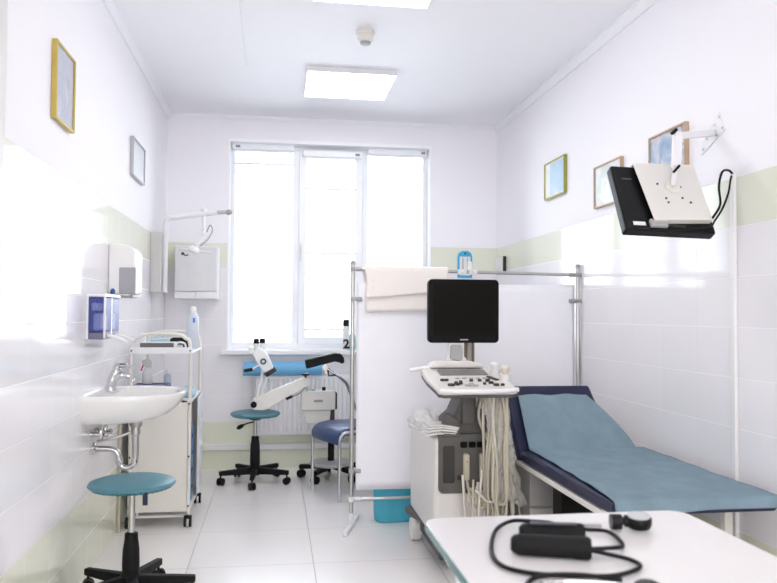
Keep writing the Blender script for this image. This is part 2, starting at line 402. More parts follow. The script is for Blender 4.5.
# ------------------------------------------------------------------ pictures
def picture(side, y0, y1, z0, z1, fm_, pm, label, fw_=.009, dep=.022, mattw=0):
    X = XL if side == 'L' else XR; s = 1 if side == 'L' else -1
    t = thing('framed_picture', (X, (y0+y1)/2, z0), label, 'picture', 'framed pictures on the side walls')
    a, c = sorted((X, X+s*dep)); f = MB()
    f.box(a, c, y0, y0+fw_, z0, z1).box(a, c, y1-fw_, y1, z0, z1).box(a, c, y0+fw_, y1-fw_, z0, z0+fw_).box(a, c, y0+fw_, y1-fw_, z1-fw_, z1)
    f.build('frame', fm_, t, bevel=.002)
    a, c = sorted((X+s*.002, X+s*(dep-.008)))
    if mattw:
        MB().box(a, c, y0+fw_, y1-fw_, z0+fw_, z1-fw_).build('mount', mat('white_mount', (.8, .8, .8), .5), t)
        a, c = sorted((X+s*(dep-.008), X+s*(dep-.006)))
        MB().box(a, c, y0+fw_+mattw*.2, y0+(y1-y0)*.99-mattw*3.2 if False else y1-fw_-mattw, z0+fw_+.01, z1-fw_-.01).build('print', pm, t)
    else:
        MB().box(a, c, y0+fw_, y1-fw_, z0+fw_, z1-fw_).build('print', pm, t)
picture('L', 3.03, 3.30, 1.965, 2.27, M_gold, photo_mat('pale_violet_print', [(.42, .45, .60), (.60, .62, .72), (.50, .55, .68), (.72, .70, .75)], 7, 1), 'gold-framed picture of pale blues on the left wall above the tiles')
picture('L', 4.61, 5.01, 2.035, 2.265, M_silv, photo_mat('pale_grey_print', [(.55, .60, .66), (.70, .72, .76), (.62, .66, .72), (.78, .78, .80)], 7, 4), 'thin silver-framed picture on the left wall near the window corner')
picture('R', 4.56, 4.92, 2.0, 2.245, M_olive, photo_mat('sky_print', [(.35, .58, .75), (.45, .66, .80), (.75, .80, .84)], 5, 2.3), 'olive-gold framed picture on the right wall, farthest of its three', mattw=.09)
picture('R', 3.765, 4.11, 1.83, 2.068, M_wood, photo_mat('green_pink_print', [(.62, .72, .78), (.80, .80, .80), (.55, .68, .62), (.78, .66, .64)], 8, 5.1), 'wood-edged pale picture on the right wall partly behind the monitor edge')
picture('R', 3.125, 3.462, 1.875, 2.09, M_wood, photo_mat('portrait_print', [(.22, .36, .55), (.40, .52, .68), (.74, .66, .68), (.30, .30, .38), (.70, .72, .80)], 8, 8.6), 'wood-edged blue and pink picture right behind the monitor bracket')

# ------------------------------------------------------------------ left wall
# towel dispenser
Y0, Y1 = 4.075, 4.29
t = thing('towel_dispenser', (XL, (Y0+Y1)/2, 1.315), 'white wall-mounted paper towel dispenser above the blue soap dispenser', 'dispenser')
pr = [(XL, 1.32), (XL+.10, 1.305), (XL+.135, 1.325), (XL+.135, 1.52)]+[(XL+.135-.08*(1-math.cos(R(a))), 1.52+.058*math.sin(R(a))) for a in range(15, 91, 15)]+[(XL, 1.578)]
MB().prism(pr, 'XZ', Y0, Y1).build('cover', M_wplast, t, bevel=.012, seg=3)
MB().box(XL+.055, XL+.139, Y0-.003, Y0+.10, 1.315, 1.455).build('viewing_window', mat('smoky_grey_plastic', (.33, .33, .36), .25), t, bevel=.006)
MB().box(XL+.03, XL+.12, Y0+.03, Y1-.03, 1.298, 1.32).build('outlet', M_lgrey, t, bevel=.004)
# soap dispenser with two blue chambers
Y0, Y1 = 3.625, 3.965; z0, z1 = 1.10, 1.295
t = thing('soap_dispenser', (XL, (Y0+Y1)/2, z0), 'double soap dispenser with blue tinted windows on the left wall above the sink', 'dispenser')
MB().box(XL, XL+.012, Y0, Y1, z0-.005, z1+.01).box(XL+.012, XL+.082, (Y0+Y1)/2-.012, (Y0+Y1)/2+.012, z0, z1).box(XL+.01, XL+.088, Y0, Y1, z1-.004, z1+.012).box(XL+.078, XL+.088, Y0, Y0+.010, z0, z1).build('body', M_wplast, t, bevel=.004)
for a, c in ((Y0, (Y0+Y1)/2-.012), ((Y0+Y1)/2+.012, Y1)):
    ch = MB().box(XL+.012, XL+.082, a+.002, c-.002, z0+.028, z1-.006).build('chamber', M_chamber, t, bevel=.005)
    MB().box(XL+.030, XL+.066, a+.006, c-.006, z0+.035, z0+.115).box(XL+.020, XL+.045, a+.006, c-.006, z0+.125, z0+.165).build('liquid_pouch', mat('pale_soap', (.75, .78, .90), .3), ch, bevel=.01)
    MB().box(XL+.012, XL+.080, a+.002, c-.002, z0-.005, z0+.027).build('pump_housing', mat('slate_violet_plastic', (.16, .16, .24), .35), t, bevel=.004)
    MB().tube([(XL+.078, (a+c)/2, z0+.012), (XL+.12, (a+c)/2, z0+.004), (XL+.17, (a+c)/2, z0-.018)], [.009, .008, .006], 8).build('lever', M_wplast, t)
MB().lathe([(.006, 0), (.012, .004), (.012, .02), (.005, .03)], (XL+.07, 3.86, z1+.012), 12).build('lock_knob', mat('deep_blue_knob', (.02, .08, .25), .3), t)
# control box and swing arm lamp in the corner
t = thing('examination_lamp', (XL, 5.43, 1.36), 'white wall-mounted swing-arm examination lamp in the left window corner', 'lamp')
MB().box(XL, XL+.075, 5.38, 5.44, 1.36, 1.775).build('control_box', mat('box_side_grey', (.56, .55, .54), .4), t, bevel=.006)
MB().cyl((-.772, 5.45, 1.362), (-.772, 5.45, 1.80), .019, 16).build('column', M_wp, t)
arm = [( -.772, 5.45, 1.80), (-.772, 5.45, 1.84), (-.765, 5.45, 1.865), (-.745, 5.45, 1.883), (-.715, 5.45, 1.889), (-.42, 5.45, 1.931)]
MB().tube(spline(arm, 5), .019, 14).build('arm', M_wp, t)
for z_ in (1.40, 1.70): MB().box(XL, -.772, 5.44, 5.46, z_, z_+.03).build('wall_bracket', M_wp, t)
MB().cyl((-.42, 5.45, 1.931), (-.36, 5.45, 1.936), .014, 12).build('arm_joint', M_stl, t)
MB().lathe([(.004, -.01), (.019, 0), (.021, .02), (.01, .035), (.003, .037)], (-.352, 5.45, 1.935), 16, (1, 0, .05)).build('end_knob', M_lgrey, t)
MB().cyl((-.51, 5.45, 1.915), (-.51, 5.45, 1.775), .013, 12).lathe([(.02, 0), (.02, .02), (.01, .028)], (-.51, 5.45, 1.935), 12).build('drop_rod', M_wp, t)
MB().bar((-.51, 5.44, 1.775), (-.565, 5.43, 1.69), .028, .026, (0, 1, 0)).cyl((-.51, 5.415, 1.775), (-.51, 5.46, 1.775), .017, 14).build('elbow', M_wp, t, bevel=.006)
MB().tube(spline([(-.49, 5.45, 1.79), (-.465, 5.44, 1.84), (-.45, 5.44, 1.80), (-.48, 5.44, 1.74), (-.53, 5.43, 1.69)], 6), .005, 8).build('lamp_cable', M_lgrey, t)
lh = MB().lathe([(.012, .035), (.025, .030), (.040, .014), (.043, 0), (.036, -.010)], (-.575, 5.42, 1.655), 24, (.35, -.15, .9)).build('lamp_head', M_wp, t)
MB().cyl((-.665, 5.40, 1.668), (-.59, 5.41, 1.655), .009, 12).cyl((-.545, 5.41, 1.65), (-.455, 5.41, 1.643), .008, 12).build('handle', M_cream, t)
MB().lathe([(.010, 0), (.012, .012), (.005, .02)], (-.645, 5.39, 1.622), 12).tube([(-.645, 5.39, 1.63), (-.625, 5.39, 1.618), (-.61, 5.40, 1.625)], .005, 8).build('focus_knob', M_grey2, lh)
# white cabinet on the back wall
t = thing('wall_cabinet', (-.61, YB, 1.33), 'small white wall cabinet on the back wall left of the window', 'cabinet')
MB().box(-.762, -.44, YB-.22, YB, 1.325, 1.728).build('body', M_wp, t, bevel=.006)
MB().box(-.758, -.452, YB-.232, YB-.222, 1.385, 1.722).build('door', mat('cabinet_front', (.70, .71, .72), .3), t, bevel=.003)
MB().box(-.758, -.607, YB-.232, YB-.222, 1.33, 1.38).build('drawer', M_wp, t, bevel=.003)
MB().box(-.603, -.452, YB-.232, YB-.222, 1.33, 1.38).build('drawer', M_wp, t, bevel=.003)

# ------------------------------------------------------------------ sink
SX, SY, SZ = XL, 3.83, .835
t = thing('wash_basin', (SX, SY, .70), 'white ceramic wash basin mounted on the left tiled wall', 'sink')
def basin():
    b_ = MB(); n = 28; hw = .27; L = .43
    def outline(k, f=1.0):
        # D-shaped plan: straight at the wall, rounded towards the room
        pts = []
        for i in range(n+1):
            a = -PI/2+PI*i/n
            y = hw*f*(abs(math.sin(a))**.72)*(1 if a > 0 else -1)
            x = L*k*(abs(math.cos(a))**.62)
            pts.append((x, y))
        return pts
    rings = []
    # (k, f, z) outside from the bottom up, rim, then inside down
    for k, f, z in ((.50, .70, .703), (.68, .88, .712), (.83, .95, .738), (.93, .985, .775), (.98, 1.0, .81), (1.0, 1.0, .833), (.992, .99, .840), (.96, .96, .840), (.90, .89, .832), (.86, .82, .80), (.74, .66, .765), (.5, .4, .75)):
        o_ = outline(k, f); inside = len(rings) >= 8
        rings.append([(SX+(.0 if not inside else .105)*1.0+(x if not inside else max(0, (x-.105*(k/.9)))), SY+y, z) for x, y in o_])
    m_ = n+1; vs = [p for r_ in rings for p in r_]; fs = []
    for i in range(len(rings)-1):
        for j in range(m_):
            j2 = (j+1) % m_; fs.append((i*m_+j, i*m_+j2, (i+1)*m_+j2, (i+1)*m_+j))
    fs.append(tuple(range(m_-1, -1, -1))); fs.append(tuple((len(rings)-1)*m_+j for j in range(m_)))
    return b_.add(vs, fs)
basin().build('bowl', M_cer, t, angle=60)
fc = thing('basin_tap', (-.785, SY, .837), 'chrome single-lever mixer tap on the white wash basin', 'tap')
MB().tube(spline([(-.79, SY, .8405), (-.785, SY, .87), (-.775, SY, .91), (-.755, SY, .945)], 6), [.027]*3+[.024]*8+[.023]*5+[.020]*3, 20).build('body', M_chr, fc)
MB().tube(spline([(-.775, SY, .895), (-.74, SY-.002, .915), (-.71, SY-.005, .912), (-.678, SY-.008, .903)], 6), [.019]*8+[.016]*6+[.013]*5, 16).cyl((-.688, SY-.008, .903), (-.683, SY-.008, .888), .009, 14).build('spout', M_chr, fc)
MB().tube(spline([(-.768, SY, .945), (-.745, SY, .962), (-.71, SY-.004, .962), (-.675, SY-.006, .955)], 6), [.019]*6+[.012]*6+[.006]*7, 14).build('lever', M_chr, fc)
tr = thing('sink_trap', (-.67, SY, .47), 'chrome waste trap and stop valves beneath the wash basin', 'plumbing')
MB().lathe([(.014, 0), (.016, .03), (.016, .115), (.022, .12), (.022, .155), (.03, .16), (.034, .20)], (-.668, SY, .51), 20).build('tailpiece', M_stl, tr)
MB().tube(spline([(-.672, SY, .52), (-.672, SY, .49), (-.69, SY, .472), (-.71, SY, .468), (-.733, SY, .478), (-.742, SY, .505), (-.755, SY, .545), (-.785, SY, .56), (-.82, SY, .562), (XL, SY, .565)], 6), .0145, 14).build('bend', M_chr, tr)
MB().lathe([(.03, 0), (.028, .006), (.02, .012)], (XL, SY, .565), 18, (1, 0, 0)).build('wall_flange', M_chr, tr)
MB().cyl((-.748, SY, .518), (-.74, SY, .495), .019, 16).build('collar', M_chr, tr)
for dy in (-.06, .03):
    v_ = MB().cyl((XL, SY+dy, .64), (XL+.055, SY+dy, .64), .013, 12).lathe([(.016, 0), (.014, .006)], (XL, SY+dy, .64), 14, (1, 0, 0)).lathe([(.012, 0), (.014, .02), (.011, .045)], (XL+.045, SY+dy, .615), 14).cyl((XL+.05, SY+dy, .61), (XL+.05, SY+dy, .70), .005, 8).build('stop_valve', M_chr, tr)
    MB().lathe([(.007, 0), (.013, .004), (.013, .018), (.008, .022)], (XL+.06, SY+dy, .64), 12, (1, 0, 0)).build('valve_knob', M_chr, v_)
MB().tube(spline([(XL+.02, SY-.02, .60), (XL+.08, SY-.02, .612), (XL+.13, SY-.01, .625), (-.69, SY, .64)], 6), .007, 10).build('overflow_pipe', M_stl, tr)
MB().cyl((XL+.012, 4.40, .0), (XL+.012, 4.40, .66), .0065, 10).cyl((XL+.012, 4.40, .65), (XL+.012, SY+.03, .65), .006, 8).build('supply_pipe', mat('aged_pipe', (.55, .50, .35), .5), tr)

# ------------------------------------------------------------------ stools
STG = 'round teal stools on five-star castor bases'
def make_stool(loc, label, ang0, tag_strap, cover=0, rad=.262):
    x, y = loc; t = thing('round_stool', (x, y, 0), label, 'stool', STG)
    seat = MB().lathe([(.02, .480), (.150, .481), (.168, .485), (.178, .490), (.180, .493), (.174, .503), (.150, .511), (.10, .515), (.03, .516)], (x, y, 0), 48).build('seat', M_teal, t)
    trim = MB()
    for i in range(44):
        a = 2*PI*i/44; trim.lathe([(.004, 0), (.012, .003), (.012, .008), (.004, .010)], (x+.155*math.cos(a), y+.155*math.sin(a), .476), 8)
    trim.build('gathered_hem', M_teal, seat)
    MB().lathe([(.035, .450), (.06, .468), (.06, .481)], (x, y, 0), 24).build('seat_plate', M_blk, t)
    MB().cyl((x, y, .27), (x, y, .455), .014, 18).build('gas_lift', M_stl, t)
    MB().lathe([(.030, .075), (.034, .10), (.036, .16), (.034, .22+cover), (.028, .26+cover), (.027, .285+cover), (.018, .29+cover)], (x, y, 0), 24).build('column_cover', M_blkm, t)
    MB().lathe([(.035, .055), (.045, .065), (.045, .105), (.034, .12)], (x, y, 0), 20).build('hub', M_blkm, t)
    for k in range(5):
        a = R(ang0+72*k); d = Vector((math.cos(a), math.sin(a), 0)); c = Vector((x, y, 0))
        leg = MB()
        s_ = Vector((-d.y, d.x, 0)); vs = []
        for q, hw, z0, z1 in ((.03, .02, .062, .112), (rad-.005, .0145, .068, .098)):
            for u_, z in ((-1, z0), (1, z0), (1, z1), (-1, z1)): vs.append(c+d*q+s_*hw*u_+Vector((0, 0, z)))
        leg.add(vs, [(3,2,1,0),(4,5,6,7),(0,1,5,4),(1,2,6,5),(2,3,7,6),(3,0,4,7)])
        lg = leg.build('leg', M_blkm, t, bevel=.005)
        p = c+d*(rad-.018); ca = R(ang0*1.7+50*k); e = Vector((math.cos(ca), math.sin(ca), 0))
        cs = MB()
        for sg in (-1, 1):
            cs.cyl(p+e*sg*.007+Vector((0, 0, .0255)), p+e*sg*.021+Vector((0, 0, .0255)), .0255, 20)
        cs.cyl(p+Vector((0, 0, .03)), p+Vector((0, 0, .07)), .006, 8).cyl(p+e*-.008+Vector((0, 0, .0255)), p+e*.008+Vector((0, 0, .0255)), .014, 12)
        cs.build('castor', M_blk, lg)
    if tag_strap:
        MB().box(x+.068, x+.088, y-.148, y-.144, .435, .486).build('strap', M_navy, t)
    return t
s1 = make_stool((-.597, 3.36), 'teal round stool on black castors beneath the wash basin', 0, True, 0, .272)
s2 = make_stool((-.14, 5.58), 'teal round stool on black castors in front of the radiator', 195, False, .045)
MB().tube([(-.15, 5.57, .437), (-.20, 5.53, .432), (-.235, 5.50, .42)], .005, 8).lathe([(.007, 0), (.014, .015), (.016, .04), (.006, .055)], (-.222, 5.51, .425), 10, (-.8, -.5, -.4)).build('height_lever', M_blk, s2)

# ------------------------------------------------------------------ instrument cart by the left wall
t = thing('instrument_cart', (-.65, 4.75, 0), 'cream metal cart on castors behind the wash basin', 'cart')
cx0, cx1, cy0, cy1 = -.82, -.475, 4.47, 5.04
for yy in (cy0+.008, cy1-.008):
    z = 1.0
    MB().tube(spline([(cx0+.01, yy, .07), (cx0+.01, yy, .5), (cx0+.01, yy, z), (cx0+.04, yy, z+.075), (cx0+.10, yy, z+.098), (cx1-.10, yy, z+.098), (cx1-.04, yy, z+.075), (cx1-.01, yy, z), (cx1-.01, yy, .5), (cx1-.01, yy, .07)], 5), .0105, 10).build('side_frame', M_cream, t)
MB().box(cx0, cx1, cy0+.0, cy1, .985, .998).box(cx0, cx1, cy0-.006, cy0+.006, .985, 1.022).box(cx0, cx1, cy1-.006, cy1+.006, .985, 1.022).build('top_shelf', M_wp, t, bevel=.003)
MB().box(cx0, cx1, cy0, cy1, .705, .722).build('middle_shelf', M_wp, t, bevel=.003)
MB().box(cx0+.018, cx1-.02, cy0, cy0+.012, .095, .72).build('side_panel', M_cream, t, bevel=.002)
MB().box(cx0+.018, cx1-.02, cy1-.012, cy1, .095, .72).box(cx0, cx0+.01, cy0+.02, cy1-.02, .095, .70).build('back_panel', M_cream, t, bevel=.002)
MB().box(cx0, cx1, cy0, cy1, .088, .10).build('bottom_shelf', M_cream, t, bevel=.003)
for y_ in (cy0+.03, cy1-.05): MB().box(cx0+.03, cx1-.02, y_, y_+.02, .05, .062).bar((cx0+.05, y_+.01, .06), (cx0+.05, y_+.01, .09), .01, .01, (1, 0, 0)).build('undertray_rail', M_wp, t)
dr = MB().box(cx1+.0, cx1+.014, 4.80, 5.03, .11, .70).build('door', mat('cart_door_white', (.78, .80, .83), .3), t, bevel=.003)
for z_ in (.55, .40): MB().box(cx1+.014, cx1+.03, 4.82, 4.84, z_, z_+.02).build('door_handle', M_wplast, dr, bevel=.002)
for px_, py_ in ((cx0+.012, cy0+.01), (cx1-.012, cy0+.01), (cx0+.012, cy1-.01), (cx1-.012, cy1-.01)):
    c_ = MB().cyl((px_, py_, .05), (px_, py_, .085), .008, 10).box(px_-.022, px_+.022, py_-.008, py_+.012, .045, .062)
    for sg in (-1, 1): c_.cyl((px_+sg*.008, py_, .028), (px_+sg*.021, py_, .028), .028, 20)
    c_.build('castor', M_blk, t)
sc_ = MB()
for zz in (1.003, .70, .40, .12):
    for px_ in (cx0+.01, cx1-.01): sc_.lathe([(.006, 0), (.005, .004)], (px_, cy0-.0035, zz), 10, (0, -1, 0))
sc_.build('screw', M_grey2, t)
# things on the cart
t = thing('instrument_case', (-.70, 4.56, .998), 'dark grey flat case with white ends lying on the top shelf of the cart', 'case')
MB().box(-.775, -.575, 4.50, 4.62, .9995, 1.05).build('body', M_wplast, t, bevel=.005)
g_ = MB()
for i in range(22): g_.box(-.765+i*.0085, -.760+i*.0085, 4.493, 4.502, 1.004, 1.045)
g_.box(-.768, -.585, 4.496, 4.5005, 1.002, 1.046).build('grille', mat('slate_grille', (.17, .165, .16), .5), t)
o = MB().box(-.745, -.635, 4.66, 4.78, .9995, 1.012).box(-.74, -.64, 4.665, 4.775, 1.012, 1.066).build('gauze_pack', mat('pale_teal_cloth', (.45, .68, .72), .8, bump=.3), bevel=.008); tag(o, 'pale teal folded pack behind the grey case on the cart top', 'pack')
t = thing('diagnostic_device', (-.56, 4.72, .998), 'black hand device with white grip on the right side of the cart top', 'device')
MB().prism([(-.625, 1.03), (-.625, 1.063), (-.61, 1.072), (-.53, 1.072), (-.515, 1.06), (-.515, .9995), (-.545, .9995), (-.55, 1.03)], 'XZ', 4.66, 4.72).build('body', M_blk, t, bevel=.004)
MB().tube(spline([(-.59, 4.64, 1.0), (-.59, 4.64, 1.03), (-.565, 4.64, 1.045), (-.535, 4.64, 1.035), (-.53, 4.64, 1.006)], 5), .006, 8).build('grip', M_wplast, t)
def bottle(x, y, z, r, h, mt, capm, label, nm='bottle', cat='bottle', cr=.5, ch=.16, group=None):
    t = thing(nm, (x, y, z), label, cat, group)
    MB().lathe([(r*.9, z), (r, z+.006), (r, z+h*(1-ch)*.82), (r*.85, z+h*(1-ch)*.92), (r*cr, z+h*(1-ch))], (x, y, 0), 20).build('body', mt, t)
    MB().lathe([(r*cr*1.1, z+h*(1-ch)), (r*cr*1.1, z+h*.97), (r*cr*.9, z+h)], (x, y, 0), 16).build('cap', capm, t)
    return t
tb = bottle(-.515, 4.87, .998, .036, .262, mat('milky_bottle', (.68, .73, .80), .25, alpha=.9), M_wplast, 'tall milky white bottle with white cap on the cart top', ch=.14)
MB().box(-.512, -.498, 4.833, 4.836, 1.16, 1.19).build('label_mark', mat('label_blue', (.05, .2, .6), .4), tb)
o = MB().box(-.80, -.775, 4.70, 4.74, .9995, 1.10).box(-.76, -.71, 4.84, 4.86, .9995, 1.04).build('card_holder', M_wplast, bevel=.003); tag(o, 'small white card holder at the wall side of the cart top', 'holder')
nb = thing('glove_box', (-.71, 4.60, .722), 'dark blue flat cardboard box on the middle shelf of the cart', 'box')
MB().box(-.825+.02, -.615, 4.50, 4.66, .7235, .805).build('carton', mat('navy_carton', (.035, .03, .20), .4), nb, bevel=.002)
MB().box(-.80, -.62, 4.498, 4.5, .802, .805).box(-.790, -.73, 4.498, 4.5, .785, .7885).box(-.72, -.64, 4.498, 4.5, .775, .778).build('printed_line', mat('print_pale', (.55, .55, .7), .5), nb)
sp_ = thing('spray_bottle', (-.74, 4.58, .805), 'white trigger spray bottle with red trigger standing on the blue box', 'bottle')
MB().lathe([(.028, .8065), (.03, .815), (.03, .86), (.022, .885), (.013, .90)], (-.74, 4.585, 0), 20).build('body', mat('spray_body', (.70, .70, .70), .35), sp_)
MB().prism([(-.765, .915), (-.772, .94), (-.735, .948), (-.712, .935), (-.712, .90), (-.75, .90)], 'XZ', 4.572, 4.598).build('spray_head', mat('spray_head_grey', (.55, .55, .55), .4), sp_, bevel=.004)
MB().bar((-.762, 4.585, .918), (-.775, 4.585, .88), .008, .006, (0, 1, 0)).build('trigger', mat('red_trigger', (.45, .02, .03), .35), sp_)
bottle(-.655, 4.80, .722, .022, .15, mat('clear_jar', (.62, .72, .82), .1, alpha=.75), M_wplast, 'small clear bottle behind the blue box on the middle cart shelf', 'small_bottle')
o = MB().lathe([(.02, .7235), (.035, .735), (.03, .76), (.012, .775)], (-.59, 4.66, 0), 12).build('wipe_pack', mat('cyan_pack', (.12, .50, .62), .4)); tag(o, 'small cyan wrapped pack at the right end of the blue box', 'pack')
def blob(cx, cy, z0, rx, ry, h, seed, n=18, mseg=10):
    rnd = random.Random(seed); b_ = MB(); vs = []
    for i in range(mseg+1):
        v_ = i/mseg
        for j in range(n):
            a = 2*PI*j/n; rr_ = math.sin(PI*min(.97, .25+.72*v_))**.6*(1+.09*math.sin(4*a+6*v_+seed)+.08*math.sin(7*a-9*v_)+.05*math.sin(13*a+17*v_)+rnd.uniform(-.02, .02))
            if i == 0: rr_ = .8
            vs.append((cx+rx*rr_*math.cos(a), cy+ry*rr_*math.sin(a), z0+h*v_*(1+.10*math.sin(3*a+seed)+.08*math.sin(8*a+5*v_))))
    fs = [(i*n+j, i*n+(j+1) % n, (i+1)*n+(j+1) % n, (i+1)*n+j) for i in range(mseg) for j in range(n)]
    fs += [tuple(range(n-1, -1, -1)), tuple(mseg*n+j for j in range(n))]
    return b_.add(vs, fs)
o = blob(-.51, 4.63, .7235, .045, .07, .06, 3).build('plastic_bag', film_mat('aqua_film', (.45, .70, .78), .7)); tag(o, 'crumpled pale aqua plastic bag on the right end of the middle cart shelf', 'bag')
for k, (yy, zt, cc) in enumerate(((4.56, .60, (.04, .30, .58)), (4.66, .56, (.03, .20, .45)))):
    tb_ = thing('refill_pack', (-.54, yy, .101), ['bright blue refill pack standing inside the cart, nearer one', 'deep blue refill pack standing inside the cart, farther one'][k], 'pack', 'blue refill packs inside the cart')
    MB().box(-.60, -.485, yy-.035, yy+.035, .1015, zt).build('pouch', mat('refill_blue_%d' % k, cc, .3), tb_, bevel=.012)
    st = MB()
    for q in range(4): st.box(-.484, -.4825, yy-.028, yy+.028, .18+q*.1, .20+q*.1)
    st.build('printed_band', mat('band_dark_blue', (.01, .06, .25), .4), tb_)

# ------------------------------------------------------------------ under the window: radiator, paper roll
t = thing('radiator', (.30, YB-.09, .276), 'white ribbed panel radiator under the window', 'radiator')
rx0, rx1, rz0, rz1 = -.157, .95, .276, .733
prof = [(rx0, YB-.100)]; NR = 31; pw = (rx1-rx0)/NR
for i in range(NR):
    x = rx0+pw*i
    prof += [(x+pw*.10, YB-.100), (x+pw*.24, YB-.112), (x+pw*.66, YB-.112), (x+pw*.80, YB-.100)]
prof += [(rx1, YB-.100), (rx1, YB-.096), (rx0, YB-.096)]
MB().prism(prof, 'XY', rz0+.025, rz1-.025).build('ribbed_panel', M_wp, t, flat=True)
MB().box(rx0, rx1, YB-.104, YB-.098, rz0, rz0+.025).box(rx0, rx1, YB-.104, YB-.098, rz1-.025, rz1-.004).build('panel_rim', M_wp, t)
MB().box(rx0, rx1, YB-.10, YB-.04, rz1-.006, rz1+.002).box(rx0-.003, rx0, YB-.112, YB-.04, rz0, rz1).box(rx1, rx1+.003, YB-.112, YB-.04, rz0, rz1).box(rx0, rx1, YB-.06, YB-.055, rz0+.01, rz1-.01).build('casing', M_wp, t)
for x_ in (rx0+.15, rx1-.18): MB().box(x_, x_+.03, YB-.055, YB-.001, .33, .68).build('bracket', M_wp, t)
tu = MB().cyl((rx1, YB-.08, .31), (rx1+.10, YB-.08, .31), .011, 12).cyl((rx1+.10, YB-.08, .31), (rx1+.10, YB-.08, .196), .011, 12).build('feed_pipe', M_wp, t)
t = thing('paper_roll', (.07, YB-.10, .735), 'sky blue examination paper roll lying on top of the radiator', 'paper roll')
MB().cyl((-.247, YB-.105, .789), (.36, YB-.105, .789), .053, 36).build('paper', M_roll, t)
MB().tube([(.355, YB-.105, .789), (.392, YB-.105, .789)], .030, 20).build('cardboard_core', mat('core_card', (.62, .60, .58), .8), t)
# bottle on the sill
bt = thing('spray_can', (.558, YB-.02, .932), 'slim white can with black cap and a large numeral 2 on the window sill', 'can')
MB().lathe([(.026, .9325), (.027, .938), (.027, 1.118), (.025, 1.122)], (.558, YB-.02, 0), 24).build('body', M_wplast, bt)
MB().lathe([(.0255, 1.122), (.0265, 1.126), (.0265, 1.17), (.024, 1.175)], (.558, YB-.02, 0), 24).build('cap', M_blk, bt)
me = text_mesh('2', .10)
me.transform(Matrix.Rotation(PI/2, 4, 'X')); me.transform(Matrix.Translation((0, -.0278, .045)))
o = bpy.data.objects.new('numeral', me); COL.objects.link(o); o.parent = bt; me.materials.append(M_blk)
o = bottle(.61, YB+.02, .932, .028, .15, mat('turquoise_bottle', (.05, .55, .55), .2), M_wplast, 'turquoise bottle on the window sill behind the screen post', ch=.15)

# hygrometer and small box
t = thing('hygrometer', (1.54, YB, 1.53), 'blue-backed wall hygrometer with white scale on the back wall', 'hygrometer')
MB().prism([(1.478, 1.525), (1.602, 1.525), (1.602, 1.70), (1.592, 1.73), (1.565, 1.748), (1.515, 1.748), (1.488, 1.73), (1.478, 1.70)], 'XZ', YB-.012, YB).build('backing', mat('hygrometer_blue', (.05, .40, .65), .35), t, bevel=.003)
MB().box(1.495, 1.585, YB-.016, YB-.012, 1.545, 1.70).build('scale', M_wplast, t)
MB().cyl((1.52, YB-.022, 1.56), (1.52, YB-.022, 1.69), .004, 8).cyl((1.56, YB-.022, 1.56), (1.56, YB-.022, 1.69), .004, 8).build('thermometer_tube', M_lgrey, t)
MB().cyl((1.54, YB-.013, 1.728), (1.54, YB-.018, 1.728), .008, 12).build('hanging_hole', M_blk, t)
t = thing('junction_box', (XR, 5.93, 1.56), 'small white box on the right wall close to the window corner', 'box')
MB().box(XR-.03, XR, 5.84, 6.04, 1.565, 1.69).build('body', M_wplast, t, bevel=.003)
MB().box(XR-.028, XR-.002, 5.834, 5.84, 1.57, 1.69).build('dark_end', M_grey2, t)

# ------------------------------------------------------------------ colposcope
CX, CY = .415, 5.66
t = thing('colposcope', (CX, CY, 0), 'off-white colposcope on a wheeled stand before the radiator', 'colposcope')
for k in range(5):
    a = R(20+72*k); d = Vector((math.cos(a), math.sin(a), 0)); c = Vector((CX, CY, 0)); p = c+d*.225
    lg = MB().bar(c+d*.04+Vector((0, 0, .09)), c+d*.24+Vector((0, 0, .078)), .042, .032).build('leg', M_blkm, t, bevel=.005)
    cs = MB(); e = Vector((math.cos(a+1.2), math.sin(a+1.2), 0))
    for sg in (-1, 1): cs.cyl(p+e*sg*.006+Vector((0, 0, .029)), p+e*sg*.02+Vector((0, 0, .029)), .029, 20)
    cs.cyl(p+Vector((0, 0, .03)), p+Vector((0, 0, .07)), .007, 8).build('castor', M_blk, lg)
MB().lathe([(.15, .10), (.16, .108), (.155, .125), (.05, .132)], (CX, CY, 0), 36).build('base_disc', mat('base_grey', (.45, .45, .45), .35), t)
MB().cyl((CX, CY, .12), (CX, CY, .50), .024, 18).build('column', M_blkm, t)
by = CY-.14
BZ = -.028; BXO = -.012
bx = MB().prism(rrect(.185, .43, .527, .662, .015), 'XZ', by-.04, by+.10).build('power_box', M_gplast, t, bevel=.005)
MB().prism([(.195, .527), (.40, .527), (.39, .425), (.225, .43)], 'XZ', by-.02, by+.08).build('lower_housing', M_gplast, bx, bevel=.006)
MB().box(.275, .34, by-.043, by-.04, .584, .602).build('nameplate', mat('nameplate_grey', (.25, .24, .22), .4), bx)
MB().box(.425, .444, by-.03, by+.05, .53, .65).box(.398, .428, by-.02, by+.03, .43, .54).build('cable_guide', M_grey2, bx, bevel=.004)
MB().lathe([(.014, .66), (.014, .684), (.010, .687)], (.35, by+.02, 0), 14).build('knob', M_blk, bx)
MB().lathe([(.014, .66), (.014, .67)], (.27, by+.02, 0), 14).build('indicator', mat('green_button', (.05, .35, .3), .4), bx)
ay = by-.03
MB().add([(-.155, ay-.025, .535), (-.075, ay-.025, .53), (.235, ay-.025, .70), (.235, ay-.025, .755), (.20, ay-.025, .765), (-.155, ay-.025, .615),
          (-.155, ay+.025, .535), (-.075, ay+.025, .53), (.235, ay+.025, .70), (.235, ay+.025, .755), (.20, ay+.025, .765), (-.155, ay+.025, .615)],
         [(0,1,2,3,4,5), (11,10,9,8,7,6), (0,6,7,1), (1,7,8,2), (2,8,9,3), (3,9,10,4), (4,10,11,5), (5,11,6,0)]).build('arm', M_cream, t, bevel=.007)
